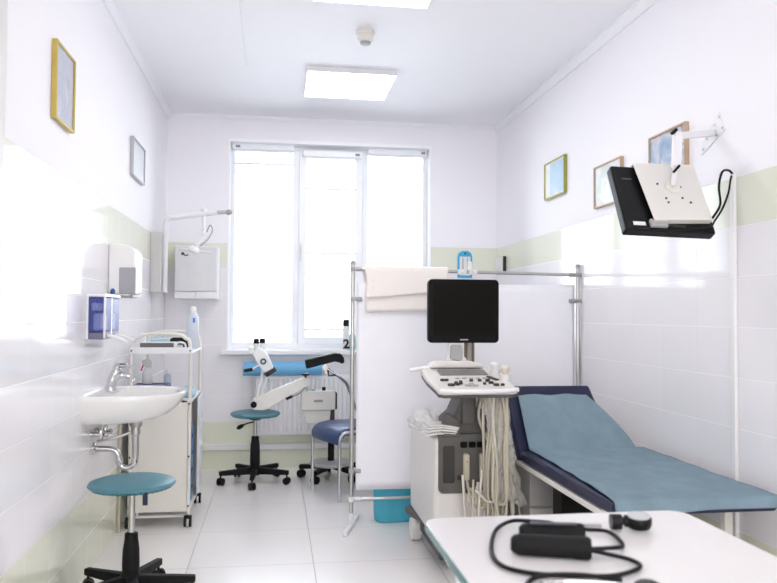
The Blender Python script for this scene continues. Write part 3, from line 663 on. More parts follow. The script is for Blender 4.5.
MB().cyl((.225, ay, .70), (.25, ay+.05, .60), .014, 12).build('arm_pivot', M_gplast, t)
MB().lathe([(.008, 0), (.008, .015), (.028, .02), (.028, .032), (.012, .036)], (.215, ay, .757), 16).build('lock_knob', M_blk, t)
MB().lathe([(.008, 0), (.022, .005), (.022, .022), (.014, .027)], (-.150, ay-.028, .575), 18, (0, -1, 0)).build('pivot_knob', M_blk, t)
MB().tube(spline([(.22, ay-.01, .75), (.215, ay-.02, .70), (.17, ay-.03, .65), (.11, ay-.03, .625), (.08, ay-.03, .615)], 6), [.003]*20+[.003]*5, 8).build('cable', M_grey2, t)
MB().tube([(.075, ay-.03, .610), (.12, ay-.03, .63)], .010, 10).build('hand_switch', M_blk, t)
MB().cyl((-.135, ay, .60), (-.085, ay, .82), .011, 12).cyl((-.095, ay, .59), (-.052, ay, .82), .009, 12).build('support_rod', M_wp, t)
hx, hz = -.088, .885
hd = MB(); ux = Vector((.54, 0, -.84)); vx = Vector((.84, 0, .54))
pts = [(-.095, -.035), (-.03, -.045), (.08, -.042), (.085, .036), (-.03, .050), (-.095, .030)]
vs = [Vector((hx, ay+yy, hz))+ux*a+vx*b_ for yy in (-.045, .045) for a, b_ in pts]
hd.add(vs, [(5,4,3,2,1,0), (6,7,8,9,10,11)]+[(i, (i+1) % 6, 6+(i+1) % 6, 6+i) for i in range(6)])
head = hd.build('head', M_wplast, t, bevel=.010)
MB().cyl(Vector((hx, ay, hz))+ux*.082, Vector((hx, ay, hz))+ux*.115, .044, 24).build('objective_ring', M_grey2, head)
MB().lathe([(.022, 0), (.022, .008), (.016, .010)], (hx+.002, ay-.046, hz-.005), 20, (0, -1, 0)).build('focus_dial', mat('dial_blueblack', (.03, .06, .09), .3), head)
MB().lathe([(.011, 0), (.011, .012)], (hx+.002, ay-.046, hz-.005), 16, (0, -1, 0)).build('dial_cap', mat('dial_cap_pale', (.5, .6, .65), .3), head)
ep = Vector((hx, ay, hz))-ux*.085
for sy, dx in ((-.028, .004), (.028, .046)):
    p = ep+Vector((dx-.01, sy, .0))
    e_ = MB().cyl(p+Vector((0, 0, -.02)), p+Vector((.003, 0, .050)), .017, 18).build('eyepiece', M_wplast, head)
    MB().lathe([(.018, 0), (.0205, .004), (.0205, .03), (.016, .035)], p+Vector((.003, 0, .05)), 18).build('eyecup', M_blk, e_)
MB().obox(ep+Vector((-.03, 0, .0)), (.05, .075, .055)).build('prism_housing', M_wplast, head, bevel=.012)
MB().cyl((hx-.02, ay-.04, hz-.028), (-.165, ay-.05, .826), .006, 10).build('handle_rod', M_wp, head)
MB().tube([(-.16, ay-.05, .826), (-.20, ay-.052, .818), (-.222, ay-.053, .815)], [.012, .013, .009], 14).build('handle', M_blk, head)

# ------------------------------------------------------------------ leg rest on a bent chrome post
t = thing('leg_support', (.84, 5.62, 0), 'black padded leg rest on a bent chrome post beside the screen', 'leg rest')
pd = MB(); ly = 5.35
top = [(.202, .897), (.30, .92), (.41, .945), (.455, .940), (.475, .912), (.478, .878), (.462, .870), (.44, .880), (.41, .886), (.30, .858), (.212, .835)]
pd.prism(top, 'XZ', ly-.05, ly+.05).build('pad', M_blkm, t, bevel=.012, seg=3)
MB().cyl((.345, ly, .895), (.345, ly, .85), .011, 12).cyl((.345, ly-.018, .845), (.345, ly+.02, .845), .02, 14).bar((.34, ly, .85), (.36, ly, .79), .02, .02, (0, 1, 0)).build('clamp', M_chr, t)
MB().tube([(.365, ly-.02, .825), (.37, ly-.02, .785), (.42, ly-.02, .79)], .006, 8).build('clamp_lever', M_blk, t)
MB().tube(spline([(.35, ly, .84), (.41, ly, .80), (.46, ly+.02, .765), (.505, ly+.06, .72), (.54, ly+.12, .64), (.60, ly+.2, .50), (.72, ly+.25, .35), (.82, 5.62, .22), (.84, 5.62, .02)], 6), .011, 12).build('post', M_chr, t)
MB().lathe([(.11, 0), (.11, .012), (.03, .022)], (.84, 5.62, 0), 30).build('base_plate', M_stl, t)

# ------------------------------------------------------------------ blue chair
def chair():
    c0 = Vector((.335, 5.12, 0)); e = Vector((.385, -.923, 0)); d = Vector((.923, .385, 0))     # e along the front edge, d to the back
    t = thing('clinic_chair', tuple(c0+d*.2), 'blue upholstered chair with chrome tube legs behind the screen', 'chair')
    def P(a, b_, z): return c0+e*a+d*b_+Vector((0, 0, z))
    prof = [(.0, .36), (-.012, .38), (-.012, .41), (.005, .44), (.04, .463), (.12, .475), (.36, .470), (.40, .455), (.40, .42), (.05, .42), (.03, .39), (.02, .365)]
    n = len(prof); vs = []
    for a in (-.19, -.185, .185, .19):
        k = .985 if abs(a) > .187 else 1
        for b_, z in prof: vs.append(P(a, .2+(b_-.2)*k, z))
    fs = [tuple(range(n)), tuple(3*n+i for i in range(n-1, -1, -1))]
    for r_ in range(3):
        fs += [(r_*n+i, r_*n+(i+1) % n, (r_+1)*n+(i+1) % n, (r_+1)*n+i) for i in range(n)]
    MB().add(vs, fs).build('seat', M_navy2, t, bevel=.008)
    for s_ in (-1, 1):
        a = .203*s_
        MB().tube(spline([P(a, .005, .0), P(a, .005, .2), P(a, .005, .38), P(a, .02, .425), P(a, .07, .445), P(a, .3, .445), P(a, .40, .445)], 6), .011, 12).build('leg', M_chr, t)
        MB().tube([P(a, .40, 0), P(a, .40, .445), P(a, .42, .62), P(a, .45, .80)], .011, 12).build('leg', M_chr, t)
    MB().cyl(P(-.203, .02, .405), P(.203, .02, .405), .008, 10).cyl(P(-.203, .40, .43), P(.203, .40, .43), .010, 10).cyl(P(-.203, .40, .2), P(.203, .40, .2), .008, 10).build('crossbar', M_chr, t)
    MB().add([P(a, b_, z) for a in (-.19, .19) for b_, z in ((.415, .60), (.405, .62), (.43, .79), (.445, .80), (.47, .79), (.445, .61))], [(5,4,3,2,1,0), (6,7,8,9,10,11)]+[(i, (i+1) % 6, 6+(i+1) % 6, 6+i) for i in range(6)]).build('backrest', M_navy2, t, bevel=.008)
chair()

# ------------------------------------------------------------------ folding screen
DY = 4.355
t = thing('folding_screen', (1.12, DY, 0), 'white cloth medical screen on a chrome tube frame across the room', 'screen')
PXs = (.437, 1.802)
for x in PXs:
    p = MB().cyl((x, DY, .035), (x, DY, 1.505), .0125, 16).build('post', M_stl, t)
    MB().lathe([(.0125, 1.505), (.014, 1.507), (.014, 1.523), (.009, 1.529)], (x, DY, 0), 14).build('post_cap', M_lgrey, p)
for x, dx in ((.437, .052), (1.785, 0)):
    MB().bar((x-dx, DY-.19, .013), (x+dx, DY+.17, .013), .026, .022).cyl((x if x < 1 else 1.80, DY, .02), (x if x < 1 else 1.80, DY, .08), .015, 14).build('foot', M_wp, t, bevel=.004)
MB().cyl((.437, DY, 1.480), (1.802, DY, 1.464), .0095, 12).build('top_rail', M_stl, t)
MB().cyl((.437, DY, .158), (1.802, DY, .158), .0095, 12).build('bottom_rail', M_stl, t)
for x, s_ in ((.437, 1), (1.802, -1)):
    for z in (1.480 if s_ > 0 else 1.464, 1.305, .318, .158):
        MB().obox((x-.0*s_, DY, z), (.030, .034, .026)).cyl((x+s_*.018, DY, z), (x+s_*.055, DY, z), .0125, 12).lathe([(.011, 0), (.014, .006), (.010, .014)], (x, DY-.017, z), 12, (0, -1, 0)).build('clamp', M_lgrey if z > .3 else M_wplast, t, bevel=.004)
for x in (1.085, 1.15):
    MB().obox((x, DY, 1.472), (.05, .032, .028)).lathe([(.008, 0), (.010, .006), (.006, .010)], (x, DY-.016, 1.472), 10, (0, -1, 0)).build('clamp', M_wplast, t, bevel=.004)
MB().tube([(1.13, DY-.01, 1.484), (1.13, DY-.01, 1.534)], [.016, .012], 12).build('hook', M_wplast, t)
def cloth(u, v):
    x = .462+(1.785-.462)*u; z = .208+(1.405-.208)*v
    return (x, DY+.003*math.sin(u*19+v*2)+.003*math.sin(u*7), z-.006*math.sin(PI*u)*v)
MB().grid(cloth, 60, 24).build('cloth_panel', M_sheet, t, solid=.0015)
# towel over the rail
def towel(u, v):
    x0, x1 = .504, .995; x = x0+(x1-x0)*u
    L1 = .20+.010*math.sin(u*5+1)-.015*u; s_ = v*(L1+.24)-L1          # s<0 front, s>0 back
    r_ = .022+.001*math.sin(u*9)
    if abs(s_) < r_*PI/2: a = s_/r_; return (x, DY+r_*math.sin(a), 1.480-.006*u+r_*math.cos(a)-.004*math.sin(u*3))
    sg = 1 if s_ > 0 else -1; d_ = abs(s_)-r_*PI/2
    return (x+(.012*math.sin(v*9) if u < .1 else 0), DY+sg*(r_+.004*math.sin(u*11+sg)*min(1, d_*4)+.003*d_*4), 1.488-d_)
MBt = MB().grid(towel, 40, 44)
o = MBt.build('towel', M_cloth, solid=.008); tag(o, 'folded cream cloth draped over the top rail of the screen, its upper layer', 'cloth')
o = MB().grid(lambda u, v: (.512+.48*u, DY-.0135-.001*math.sin(u*8), 1.455-(.225-.012*u)*(1-v)) , 20, 10).build('towel', M_cloth, solid=.003); tag(o, 'thin under-layer of cream cloth hanging lowest on the screen rail', 'cloth')

# teal bag
t = thing('fabric_bag', (.70, 4.52, 0), 'turquoise fabric bag on the floor behind the screen bottom', 'bag')
b_ = MB(); n = 10
def bagp(u, v):
    a = 2*PI*u; sx = .135; sy = .068
    q = 4; cx_ = math.copysign(abs(math.cos(a))**(2/q), math.cos(a)); sy_ = math.copysign(abs(math.sin(a))**(2/q), math.sin(a))
    k = .90+.12*math.sin(PI*min(1, v*1.1+.05))*.8; wob = 1+.02*math.sin(a*5+v*7)
    return (.715+sx*cx_*k*wob, 4.475+sy*sy_*k*wob, .002+.36*v)
b_.grid(bagp, 40, 14); 
b_.add([bagp(i/40, 0) for i in range(40)], [tuple(range(40))])
b_.build('bag_body', M_bag, t, angle=80)
MB().tube(spline([(.66, 4.47, .35), (.67, 4.47, .43), (.71, 4.47, .46), (.75, 4.47, .43), (.76, 4.47, .35)], 6), .007, 8).build('bag_handle', M_bag, t)

# ------------------------------------------------------------------ ultrasound machine
t = thing('ultrasound_machine', (.93, 3.85, 0), 'white and grey wheeled ultrasound machine with black monitor before the screen', 'ultrasound machine')
ux0, ux1, uy0, uy1 = .745, 1.09, 3.52, 4.17
MB().box(ux0, ux1, uy0, uy1, .15, .64).build('body', M_shell, t, bevel=.03, seg=4)
# grey front insert
fp = MB().prism(rrect(.765, 1.075, .375, .655, .025), 'XZ', uy0-.012, uy0+.05).build('front_panel', M_grey, t, bevel=.006)
MB().prism(rrect(.785, .84, .425, .60, .008), 'XZ', uy0-.016, uy0-.012).build('drive_door', M_grey2, fp, bevel=.002)
MB().cyl((.863, uy0-.012, .45), (.863, uy0-.018, .45), .012, 16).build('lock', M_grey2, fp)
for x in (.885, .925, .965): MB().prism(rrect(x-.017, x+.017, .590, .618, .008), 'XZ', uy0-.017, uy0-.012).build('port', M_bez, fp)
for x in (.893, .972):
    c_ = MB().prism(rrect(x-.014, x+.014, .44, .565, .010), 'XZ', uy0-.045, uy0-.012).build('probe_connector', M_cable, fp, bevel=.006)
    MB().cyl((x, uy0-.046, .53), (x, uy0-.048, .53), .003, 8).build('connector_screw', M_grey2, c_)
# shoulder & column under the keyboard
MB().prism([(.77, .64), (1.07, .64), (1.045, .70), (1.0, .74), (.965, .80), (.955, .86), (.885, .86), (.875, .80), (.85, .745), (.80, .70)], 'XZ', uy0+.02, uy0+.22).build('shoulder', M_grey, t, bevel=.012, seg=3)
MB().prism([(.775, .64), (.87, .64), (.86, .72), (.80, .76), (.785, .72)], 'XZ', uy0-.02, uy0+.03).build('shoulder_fin', M_grey, t, bevel=.008)
MB().box(.88, .94, uy0-.005, uy0+.02, .70, .885).build('column', M_grey, t, bevel=.004)
MB().box(.945, .95, uy0-.012, uy0+.02, .78, .885).box(.962, .975, uy0-.012, uy0+.02, .78, .885).build('column_rail', M_lgrey, t)
MB().prism([(ux0-.025, uy1+.03), (ux0-.025, uy1-.03), (ux0+.055, uy1-.40), (ux0+.06, uy0-.04), (ux1-.03, uy0-.04), (ux1+.02, uy1-.30), (ux1+.02, uy1+.03)], 'XY', .118, .155).build('bumper', M_grey, t, bevel=.014, seg=3)
MB().box(ux0+.03, ux1-.03, uy0, uy1-.03, .06, .11).build('chassis', M_grey2, t, bevel=.01)
for x, y in ((ux0+.014, uy1-.10), (ux1-.03, uy1-.10), (ux0+.11, uy0+.08), (ux1-.06, uy0+.08)):
    if True:
        MB().cyl((x-.026, y, .06), (x+.026, y, .06), .06, 28).cyl((x-.029, y, .06), (x+.029, y, .06), .02, 14).obox((x, y, .10), (.035, .06, .04)).build('wheel', mat('wheel_white', (.74, .73, .71), .4), t, bevel=.004)
# keyboard console
def kz(y): return .888+(y-3.33)*.20
con = MB()
out = [(.718, 3.315), (.74, 3.30), (1.06, 3.30), (1.088, 3.315), (1.085, 3.36), (1.07, 3.55), (1.05, 3.70), (.735, 3.70), (.70, 3.62), (.70, 3.50), (.715, 3.36)]
n = len(out)
con.add([(x, y, kz(y)-.024) for x, y in out]+[(x, y, kz(y)+.002) for x, y in out], [tuple(range(n-1, -1, -1)), tuple(range(n, 2*n))]+[(i, (i+1) % n, n+(i+1) % n, n+i) for i in range(n)])
console = con.build('console', M_shell, t, bevel=.008, seg=3)
un = MB(); un.add([(.9+(x-.9)*.985, 3.5+(y-3.5)*.98, kz(y)-.036) for x, y in out]+[(x, y, kz(y)-.023) for x, y in out], [tuple(range(n-1, -1, -1)), tuple(range(n, 2*n))]+[(i, (i+1) % n, n+(i+1) % n, n+i) for i in range(n)])
un.build('console_underside', M_grey, console)
MB().tube([(.725, 3.302, .880), (.80, 3.292, .876), (.90, 3.288, .875), (1.0, 3.292, .877), (1.085, 3.304, .882)], .011, 14).build('front_handle', M_wplast, console)
MB().prism([(.745, kz(3.68)), (1.02, kz(3.68)), (.995, kz(3.68)+.022), (.95, kz(3.68)+.033), (.78, kz(3.68)+.033), (.755, kz(3.68)+.018)], 'XZ', 3.62, 3.72).build('console_hood', M_shell, console, bevel=.012, seg=3)
kb = MB(); keys = MB()
def slab(mb, x0, x1, y0, y1, h0, h1, sk=0):
    mb.add([(x0, y0, kz(y0)+h0), (x1, y0, kz(y0)+h0), (x1-sk, y1, kz(y1)+h0), (x0+sk*0, y1, kz(y1)+h0), (x0, y0, kz(y0)+h1), (x1, y0, kz(y0)+h1), (x1-sk, y1, kz(y1)+h1), (x0, y1, kz(y1)+h1)],
           [(0,3,2,1),(4,5,6,7),(0,1,5,4),(1,2,6,5),(2,3,7,6),(3,0,4,7)])
slab(kb, .775, 1.01, 3.525, 3.61, .001, .005)
kb.build('keyboard', mat('keyboard_grey', (.20, .20, .19), .5), console)
for r_ in range(4):
    for c_ in range(15): slab(keys, .780+c_*.0152, .792+c_*.0152, 3.531+r_*.0195, 3.546+r_*.0195, .005, .009)
kk = keys.build('key', mat('key_grey', (.24, .24, .23), .5), console); kk['kind'] = 'stuff'
for i, (x, y, rr_) in enumerate([(.765, 3.44, .010), (.785, 3.44, .010), (.79, 3.365, .017), (.82, 3.37, .010), (.82, 3.395, .009), (.84, 3.385, .009), (.845, 3.41, .008), (.90, 3.43, .009), (.94, 3.43, .009), (.975, 3.425, .009), (.985, 3.395, .012), (1.0, 3.36, .014), (.985, 3.44, .008), (1.03, 3.36, .009), (.95, 3.38, .007)]):
    MB().lathe([(rr_, 0), (rr_, .008), (rr_*.8, .011)], (x, y, kz(y)+.001), 16).build('control_knob', M_grey2, console)
for i in range(5):
    x = .845+i*.033; MB().lathe([(.011, 0), (.011, .005)], (x, 3.475, kz(3.475)+.001), 14).build('control_key', M_lgrey, console)
MB().tube([(.885+.03*math.cos(R(a)), 3.365+.03*math.sin(R(a))*.8, kz(3.365)+.003) for a in range(0, 360, 20)], .003, 6, closed=True).lathe([(.018, 0), (.016, .008), (.008, .014)], (.885, 3.365, kz(3.365)), 18).build('trackball', M_lgrey, console)
MB().bar((1.0, 3.50, kz(3.5)+.004), (1.03, 3.44, kz(3.44)+.004), .022, .006).build('button_strip', M_grey2, console)
# probe cups with probes
for x, y, h in ((1.04, 3.52, .030), (1.070, 3.45, .028)):
    MB().lathe([(.020, -.01), (.024, 0), (.026, h)], (x, y, kz(y)), 18).build('probe_holder', M_wplast, console)
for x, y, cm in ((1.04, 3.52, M_wplast), (1.070, 3.45, mat('ivory_probe', (.66, .60, .50), .35))):
    MB().lathe([(.012, 0), (.016, .02), (.015, .04), (.021, .05), (.022, .065), (.014, .075)], (x, y, kz(y)-.008), 18).build('probe', cm, console)
MB().tube([(.655, 3.67, .945), (.72, 3.665, .955), (.85, 3.66, .968), (.98, 3.68, .972)], [.009, .010, .010, .009], 12).build('rear_handle', M_wplast, console)
# monitor
mm = MB().prism(rrect(.742, 1.103, 1.079, 1.395, .022), 'XZ', 3.66, 3.70).build('monitor', M_bez, t, bevel=.006)
MB().prism(rrect(.765, 1.08, 1.118, 1.374, .004), 'XZ', 3.657, 3.6605).build('monitor_screen', M_scr, mm)
MB().box(.903, .944, 3.6575, 3.66, 1.093, 1.098).build('maker_mark', mat('mark_silver', (.4, .4, .4), .3), mm)
MB().box(.78, 1.04, 3.70, 3.735, 1.12, 1.35).build('monitor_back', M_bez, mm, bevel=.015)
MB().prism([(.83, .96), (.955, .96), (.94, 1.0), (.92, 1.02), (.925, 1.09), (.85, 1.09), (.845, 1.02)], 'XZ', 3.67, 3.72).build('monitor_stand', M_wplast, t, bevel=.012, seg=3)
MB().prism([(.852, 1.0), (.90, .985), (.918, 1.0), (.915, 1.07), (.855, 1.07)], 'XZ', 3.655, 3.672).build('tilt_joint', M_lgrey, t, bevel=.008)
pm = mat('bronze_post', (.20, .14, .07), .4, metal=.5)
MB().cyl((.962, 3.78, .64), (.962, 3.78, 1.20), .008, 12).cyl((1.0, 3.78, .64), (1.0, 3.78, 1.20), .008, 12).build('rear_post', pm, t)
MB().box(.97, .992, 3.775, 3.785, .64, 1.20).build('post_cover', M_lgrey, t)
# cables and film hanging from the console
def hang(x, y, z0, x1, y1, zb, x2, z2, k, rnd):
    pts = [(x, y, z0), (x+rnd.uniform(-.02, .02), y+rnd.uniform(-.02, .02), z0-.12), ((x+x1)/2, (y+y1)/2, (z0+zb)/2), (x1, y1, zb+.03), ((x1+x2)/2, y1, zb), (x2, y1-.01, zb+.04), (x2+rnd.uniform(-.02, .02), y1, z2)]
    return spline(pts, 7)
rnd = random.Random(11)
for i in range(20):
    x = .965+.10*rnd.random(); y = 3.36+.12*rnd.random()
    x1 = x+rnd.uniform(-.03, .09); zb = rnd.uniform(.18, .38)
    pts = hang(x, y, .85, x1, y-.02, zb, x1-rnd.uniform(.04, .10), rnd.uniform(.40, .62), i, rnd)
    MB().tube(pts, rnd.choice((.0045, .0055, .007)), 8).build('probe_cable', M_cable if i % 3 else mat('white_cable', (.66, .63, .55), .4), t)
MB().tube(spline([(.895, 3.49, .445), (.90, 3.45, .39), (.93, 3.43, .355), (.98, 3.42, .34), (1.02, 3.40, .37), (1.05, 3.39, .33)], 7), .007, 10).build('probe_cable', M_cable, t)
MB().tube(spline([(.975, 3.49, .445), (.98, 3.45, .36), (1.02, 3.43, .31), (1.05, 3.42, .345), (1.04, 3.42, .42)], 7), .007, 10).build('probe_cable', M_cable, t)
def film(u, v):
    a = 2*PI*u; z = .855-.50*v; w_ = .055+.03*v-.015*math.sin(PI*v)
    rr_ = 1+.09*math.sin(a*5+v*9)+.08*math.sin(a*9-v*23)+.05*math.sin(a*17+v*61)
    return (1.012+.045*v+w_*rr_*math.cos(a), 3.42-.02*v+.045*rr_*math.sin(a), z+.02*math.sin(a*3))
MB().grid(film, 96, 90).build('cable_sleeve', M_film, t, angle=180)
MB().box(1.0, 1.04, 3.38, 3.40, .835, .86).build('cable_hook', M_grey2, t, bevel=.004)
# things resting on the machine's left side
o = blob(.775, 3.80, .6415, .095, .16, .085, 8, 60, 26).build('plastic_bag', M_filmw, angle=180); tag(o, 'crumpled clear plastic bag on top of the ultrasound machine body', 'bag')
def wipes(u, v):
    x = .775+.115*u; y = 3.44+.13*v
    return (x, y, .665+.018*math.sin(u*3)-.02*u+.004*math.sin(v*12))
t2 = thing('paper_wipes', (.77, 3.55, .642), 'stack of folded white paper wipes on the left of the ultrasound machine', 'paper')
for k in range(4):
    def wp(u, v, k=k):
        return (.700+.145*u+.004*k, 3.50+.13*v-.006*k, .650+.013*k+.012*math.sin(u*2.4+.25*k)-.004*u+.002*math.sin(v*6+k))
    MB().grid(wp, 10, 8).build('wipe', mat('tissue_white', (.80, .79, .77), .8), t2, solid=.008)

# ------------------------------------------------------------------ examination couch
BX0, BX1 = 1.15, 1.77
t = thing('examination_couch', (1.46, 3.1, 0), 'navy examination couch with raised backrest along the right wall', 'couch')
FT, HJ = 2.47, 3.48; ZT = .575
MB().box(BX0, BX1, FT, HJ, ZT-.048, ZT).build('mattress', M_navy, t, bevel=.015, seg=3)
bk = MB().add([(BX0, HJ+.005, ZT-.03), (BX1-.115, HJ+.005, ZT-.03), (BX0, HJ+.045, ZT-.065), (BX1-.115, HJ+.045, ZT-.065),
               (BX0, HJ+.242, ZT+.287), (1.60, HJ+.242, ZT+.287), (BX0, HJ+.297, ZT+.257), (1.60, HJ+.297, ZT+.257)],
              [(0,1,3,2), (4,6,7,5), (0,4,5,1), (2,3,7,6), (0,2,6,4), (1,5,7,3)]).build('backrest', M_navy, t, bevel=.014, seg=3)
for q in ((BX0, BX0+.03, FT+.12, HJ+.55), (BX1-.03, BX1, FT+.12, HJ+.55), (BX0+.03, BX1-.03, FT+.20, FT+.23), (BX0+.03, BX1-.03, HJ+.5, HJ+.55)):
    MB().box(*q, ZT-.074, ZT-.050).build('frame_rail', M_cream, t, bevel=.004)
for x in (BX0+.05, BX1-.08):
    for y in (FT+.19, HJ+.48): MB().box(x-.016, x+.016, y-.016, y+.016, 0, ZT-.072).build('leg', M_cream, t, bevel=.003)
MB().box(BX0+.022, BX1-.10, 3.00, 3.10, .0, ZT-.078).build('dark_plate', M_bez, t)  # plain black plate filling the space under the couch
MB().bar((1.35, HJ+.27, ZT+.22), (1.35, HJ+.50, ZT-.07), .02, .02, (1, 0, 0)).build('backrest_strut', M_cream, t)
# paper sheet over the couch
def sheet(u, v):
    # v: 0 bottom of the foot overhang -> .08 foot edge -> .70 joint -> 1 top of the backrest
    if v < .08:
        q = v/.08; x0 = BX0-.001; t_ = 0
        y = FT-.010-.012*math.sin((1-q)*PI/2); z = ZT+.008-.040*(1-q)
        z += -.006*math.sin(u*5+1)*(1-q)+.003*math.sin(u*7)*q
        return (x0+(BX1-.003-x0)*u, y+.004*math.sin(u*14)*(1-q), z)
    if v < .70:
        q = (v-.08)/.62; x0 = BX0-.001+.042*(1-(1-min(1, q*1.25))**2)
        y = FT-.010+(HJ-.006-FT+.010)*q
        w1 = math.sin(PI*q)
        z = ZT+.008+.003*math.sin(u*7+q*9)*(1-q)+.012*math.exp(-((q-.16-.25*u)/.045)**2)*max(0, 1-u*1.8)*min(1, u*9)+.002*math.sin(u*23+q*31)*w1
        return (x0+(BX1-.003-x0)*u, y, z)
    q = (v-.70)/.30
    p0 = Vector((0, HJ-.006, ZT+.008)); p1 = Vector((0, HJ+.187, ZT+.245))
    p = p0.lerp(p1, q)
    x0 = BX0+.045+.008*q; xr = BX1-.04-.17*q**1.4
    x = x0+(xr-x0)*u; edge = 1.655-.035*q; over = max(0, x-edge)
    return (x, p.y-.004*q-over*.25*q, p.z+.003*math.sin(u*13+q*5)*q-over*.3*q)
o = MB().grid(sheet, 48, 110).build('paper_sheet', M_paper, solid=.002, angle=80); tag(o, 'blue disposable paper sheet spread over the examination couch', 'sheet')

# grey drawer unit beneath the couch head
t = thing('storage_unit', (1.26, 3.66, 0), 'grey metal drawer unit under the head of the couch', 'cabinet')
MB().box(1.175, 1.33, 3.40, 3.92, .0, .495).build('body', M_bgrey, t, bevel=.004)
MB().box(1.17, 1.325, 3.388, 3.40, .335, .490).build('drawer', M_bgrey, t, bevel=.003)
MB().box(1.17, 1.325, 3.388, 3.40, .225, .325).build('drawer', mat('pale_drawer', (.48, .48, .44), .4), t, bevel=.003)
MB().box(1.17, 1.325, 3.388, 3.40, .02, .21).build('drawer', M_bgrey, t, bevel=.003)

# ------------------------------------------------------------------ wall-mounted monitor, right
t = thing('wall_monitor', (XR, 2.93, 1.53), 'black monitor seen from behind on a white swivel wall bracket', 'monitor')
BL, BR_, TL, TR = [Vector(p) for p in ((1.322, 2.72, 1.550), (1.695, 2.72, 1.541), (1.336, 2.875, 1.826), (1.711, 2.875, 1.820))]
hx_ = (BR_-BL).normalized(); vv = (TL-BL); vy = (vv-hx_*vv.dot(hx_)).normalized(); nn = hx_.cross(vy).normalized()      # nn points away from the camera or not
if nn.y > 0: nn = -nn
W_ = (BR_-BL).length; Hh = vv.dot(vy); Mx = Matrix((hx_, vy, nn)).transposed()
def MP(a, b_, c): return BL+hx_*a+vy*b_+nn*c
def mbox(a0, a1, b0, b1, c0, c1):
    return MB().obox(MP((a0+a1)/2, (b0+b1)/2, (c0+c1)/2), (a1-a0, b1-b0, abs(c1-c0)), Mx)
ms = mbox(0, W_, 0, Hh, -.045, 0).build('monitor_housing', M_blk, t, bevel=.008)
mbox(.012, W_-.012, .012, Hh-.012, -.048, -.046).build('monitor_screen', M_scr, ms)
pl = MB(); q_ = [(.085, Hh-.005), (.355, Hh+.002), (.355, .045), (.115, .03)]
def plate(mb, pts, c0, c1):
    n_ = len(pts); mb.add([MP(a, b_, c0) for a, b_ in pts]+[MP(a, b_, c1) for a, b_ in pts], [tuple(range(n_-1, -1, -1)), tuple(range(n_, 2*n_))]+[(i, (i+1) % n_, n_+(i+1) % n_, n_+i) for i in range(n_)]); return mb
mp_ = plate(MB(), [(.085, Hh-.002), (.350, Hh+.004), (.357, .045), (.112, .03)], .020, .026).build('mounting_plate', mat('plate_ivory', (.70, .69, .66), .35, var=.01), t, bevel=.003)
plate(MB(), [(.086, Hh-.008), (.085, Hh-.002), (.350, Hh+.004), (.349, Hh-.002)], .0, .028).build('plate_lip', M_cream, mp_, bevel=.002)
plate(MB(), [(.112, .03), (.357, .045), (.356, .052), (.113, .037)], .0, .028).build('plate_lip', M_cream, mp_, bevel=.002)
for a, b_ in ((.165, .21), (.185, .14), (.19, .12), (.255, .145), (.285, .125), (.26, .20)):
    MB().cyl(MP(a, b_, .026), MP(a, b_, .029), .0045, 10).build('screw', M_grey2, mp_)
mbox(.10, .17, .012, .045, .0, .016).build('port_cover', M_lgrey, ms, bevel=.003)
mbox(.035, .085, .022, .038, .0, .002).build('rating_label', M_wplast, ms)
mbox(.035, .075, Hh-.07, Hh-.064, .0, .0015).build('vent_mark', M_grey, ms)
mbox(.18, .25, .02, .032, .0, .004).build('port_strip', M_grey2, ms)
# wall plate and arm
wpz = MB().add([(XR-.006, 2.887, 2.068), (XR-.006, 2.845, 1.985), (XR-.006, 3.02, 1.915), (XR-.006, 3.01, 1.975), (XR, 2.887, 2.068), (XR, 2.845, 1.985), (XR, 3.02, 1.915), (XR, 3.01, 1.975)],
               [(0,1,2,3), (7,6,5,4), (0,4,5,1), (1,5,6,2), (2,6,7,3), (3,7,4,0)]).build('wall_plate', M_wp, t, bevel=.001)
for y, z in ((2.882, 2.045), (2.86, 1.995), (2.915, 2.02), (2.90, 1.975), (2.975, 1.975), (3.0, 1.935)):
    MB().cyl((XR-.006, y, z), (XR-.010, y, z), .005, 10).build('screw', M_stl, wpz)
MB().bar((XR-.004, 2.93, 1.992), (1.575, 2.80, 1.936), .03, .028).build('upper_arm', M_wp, t, bevel=.003)
MB().bar((1.573, 2.79, 1.950), (1.558, 2.775, 1.805), .034, .022, (0, 1, 0)).build('drop_arm', M_wp, t, bevel=.003)
pA = Vector((1.556, 2.775, 1.805)); pB = MP(.225, .195, .040)
MB().bar((1.562, 2.782, 1.958), (1.545, 2.780, 1.942), .012, .02, (0, 1, 0)).build('pivot', M_blk, t)
MB().bar(pA+Vector((.008, -.016, .006)), pA+Vector((-.018, -.016, -.022)), .008, .010, (0, 1, 0)).build('pivot', M_blk, t)
MB().bar(pA, pB, .024, .018).build('tilt_arm', M_wp, t, bevel=.003)
MB().cyl(MP(.225, .195, .034), MP(.225, .195, .025), .03, 20).build('swivel_disc', M_cream, t)
cb1 = spline([(XR-.008, 2.788, 1.79), (1.785, 2.78, 1.803), (1.745, 2.76, 1.79), (1.725, 2.75, 1.73), (1.73, 2.75, 1.66), (1.70, 2.75, 1.61), (MP(.36, .06, .004))], 7)
cb2 = spline([(XR-.008, 2.790, 1.788), (1.795, 2.78, 1.77), (1.775, 2.765, 1.71), (1.745, 2.755, 1.65), (1.71, 2.75, 1.60), (MP(.34, .02, .008)), (MP(.25, .006, .008))], 7)
MB().tube(cb1, .0048, 8).build('cable', M_blk, t); MB().tube(cb2, .0042, 8).build('cable', M_blk, t)

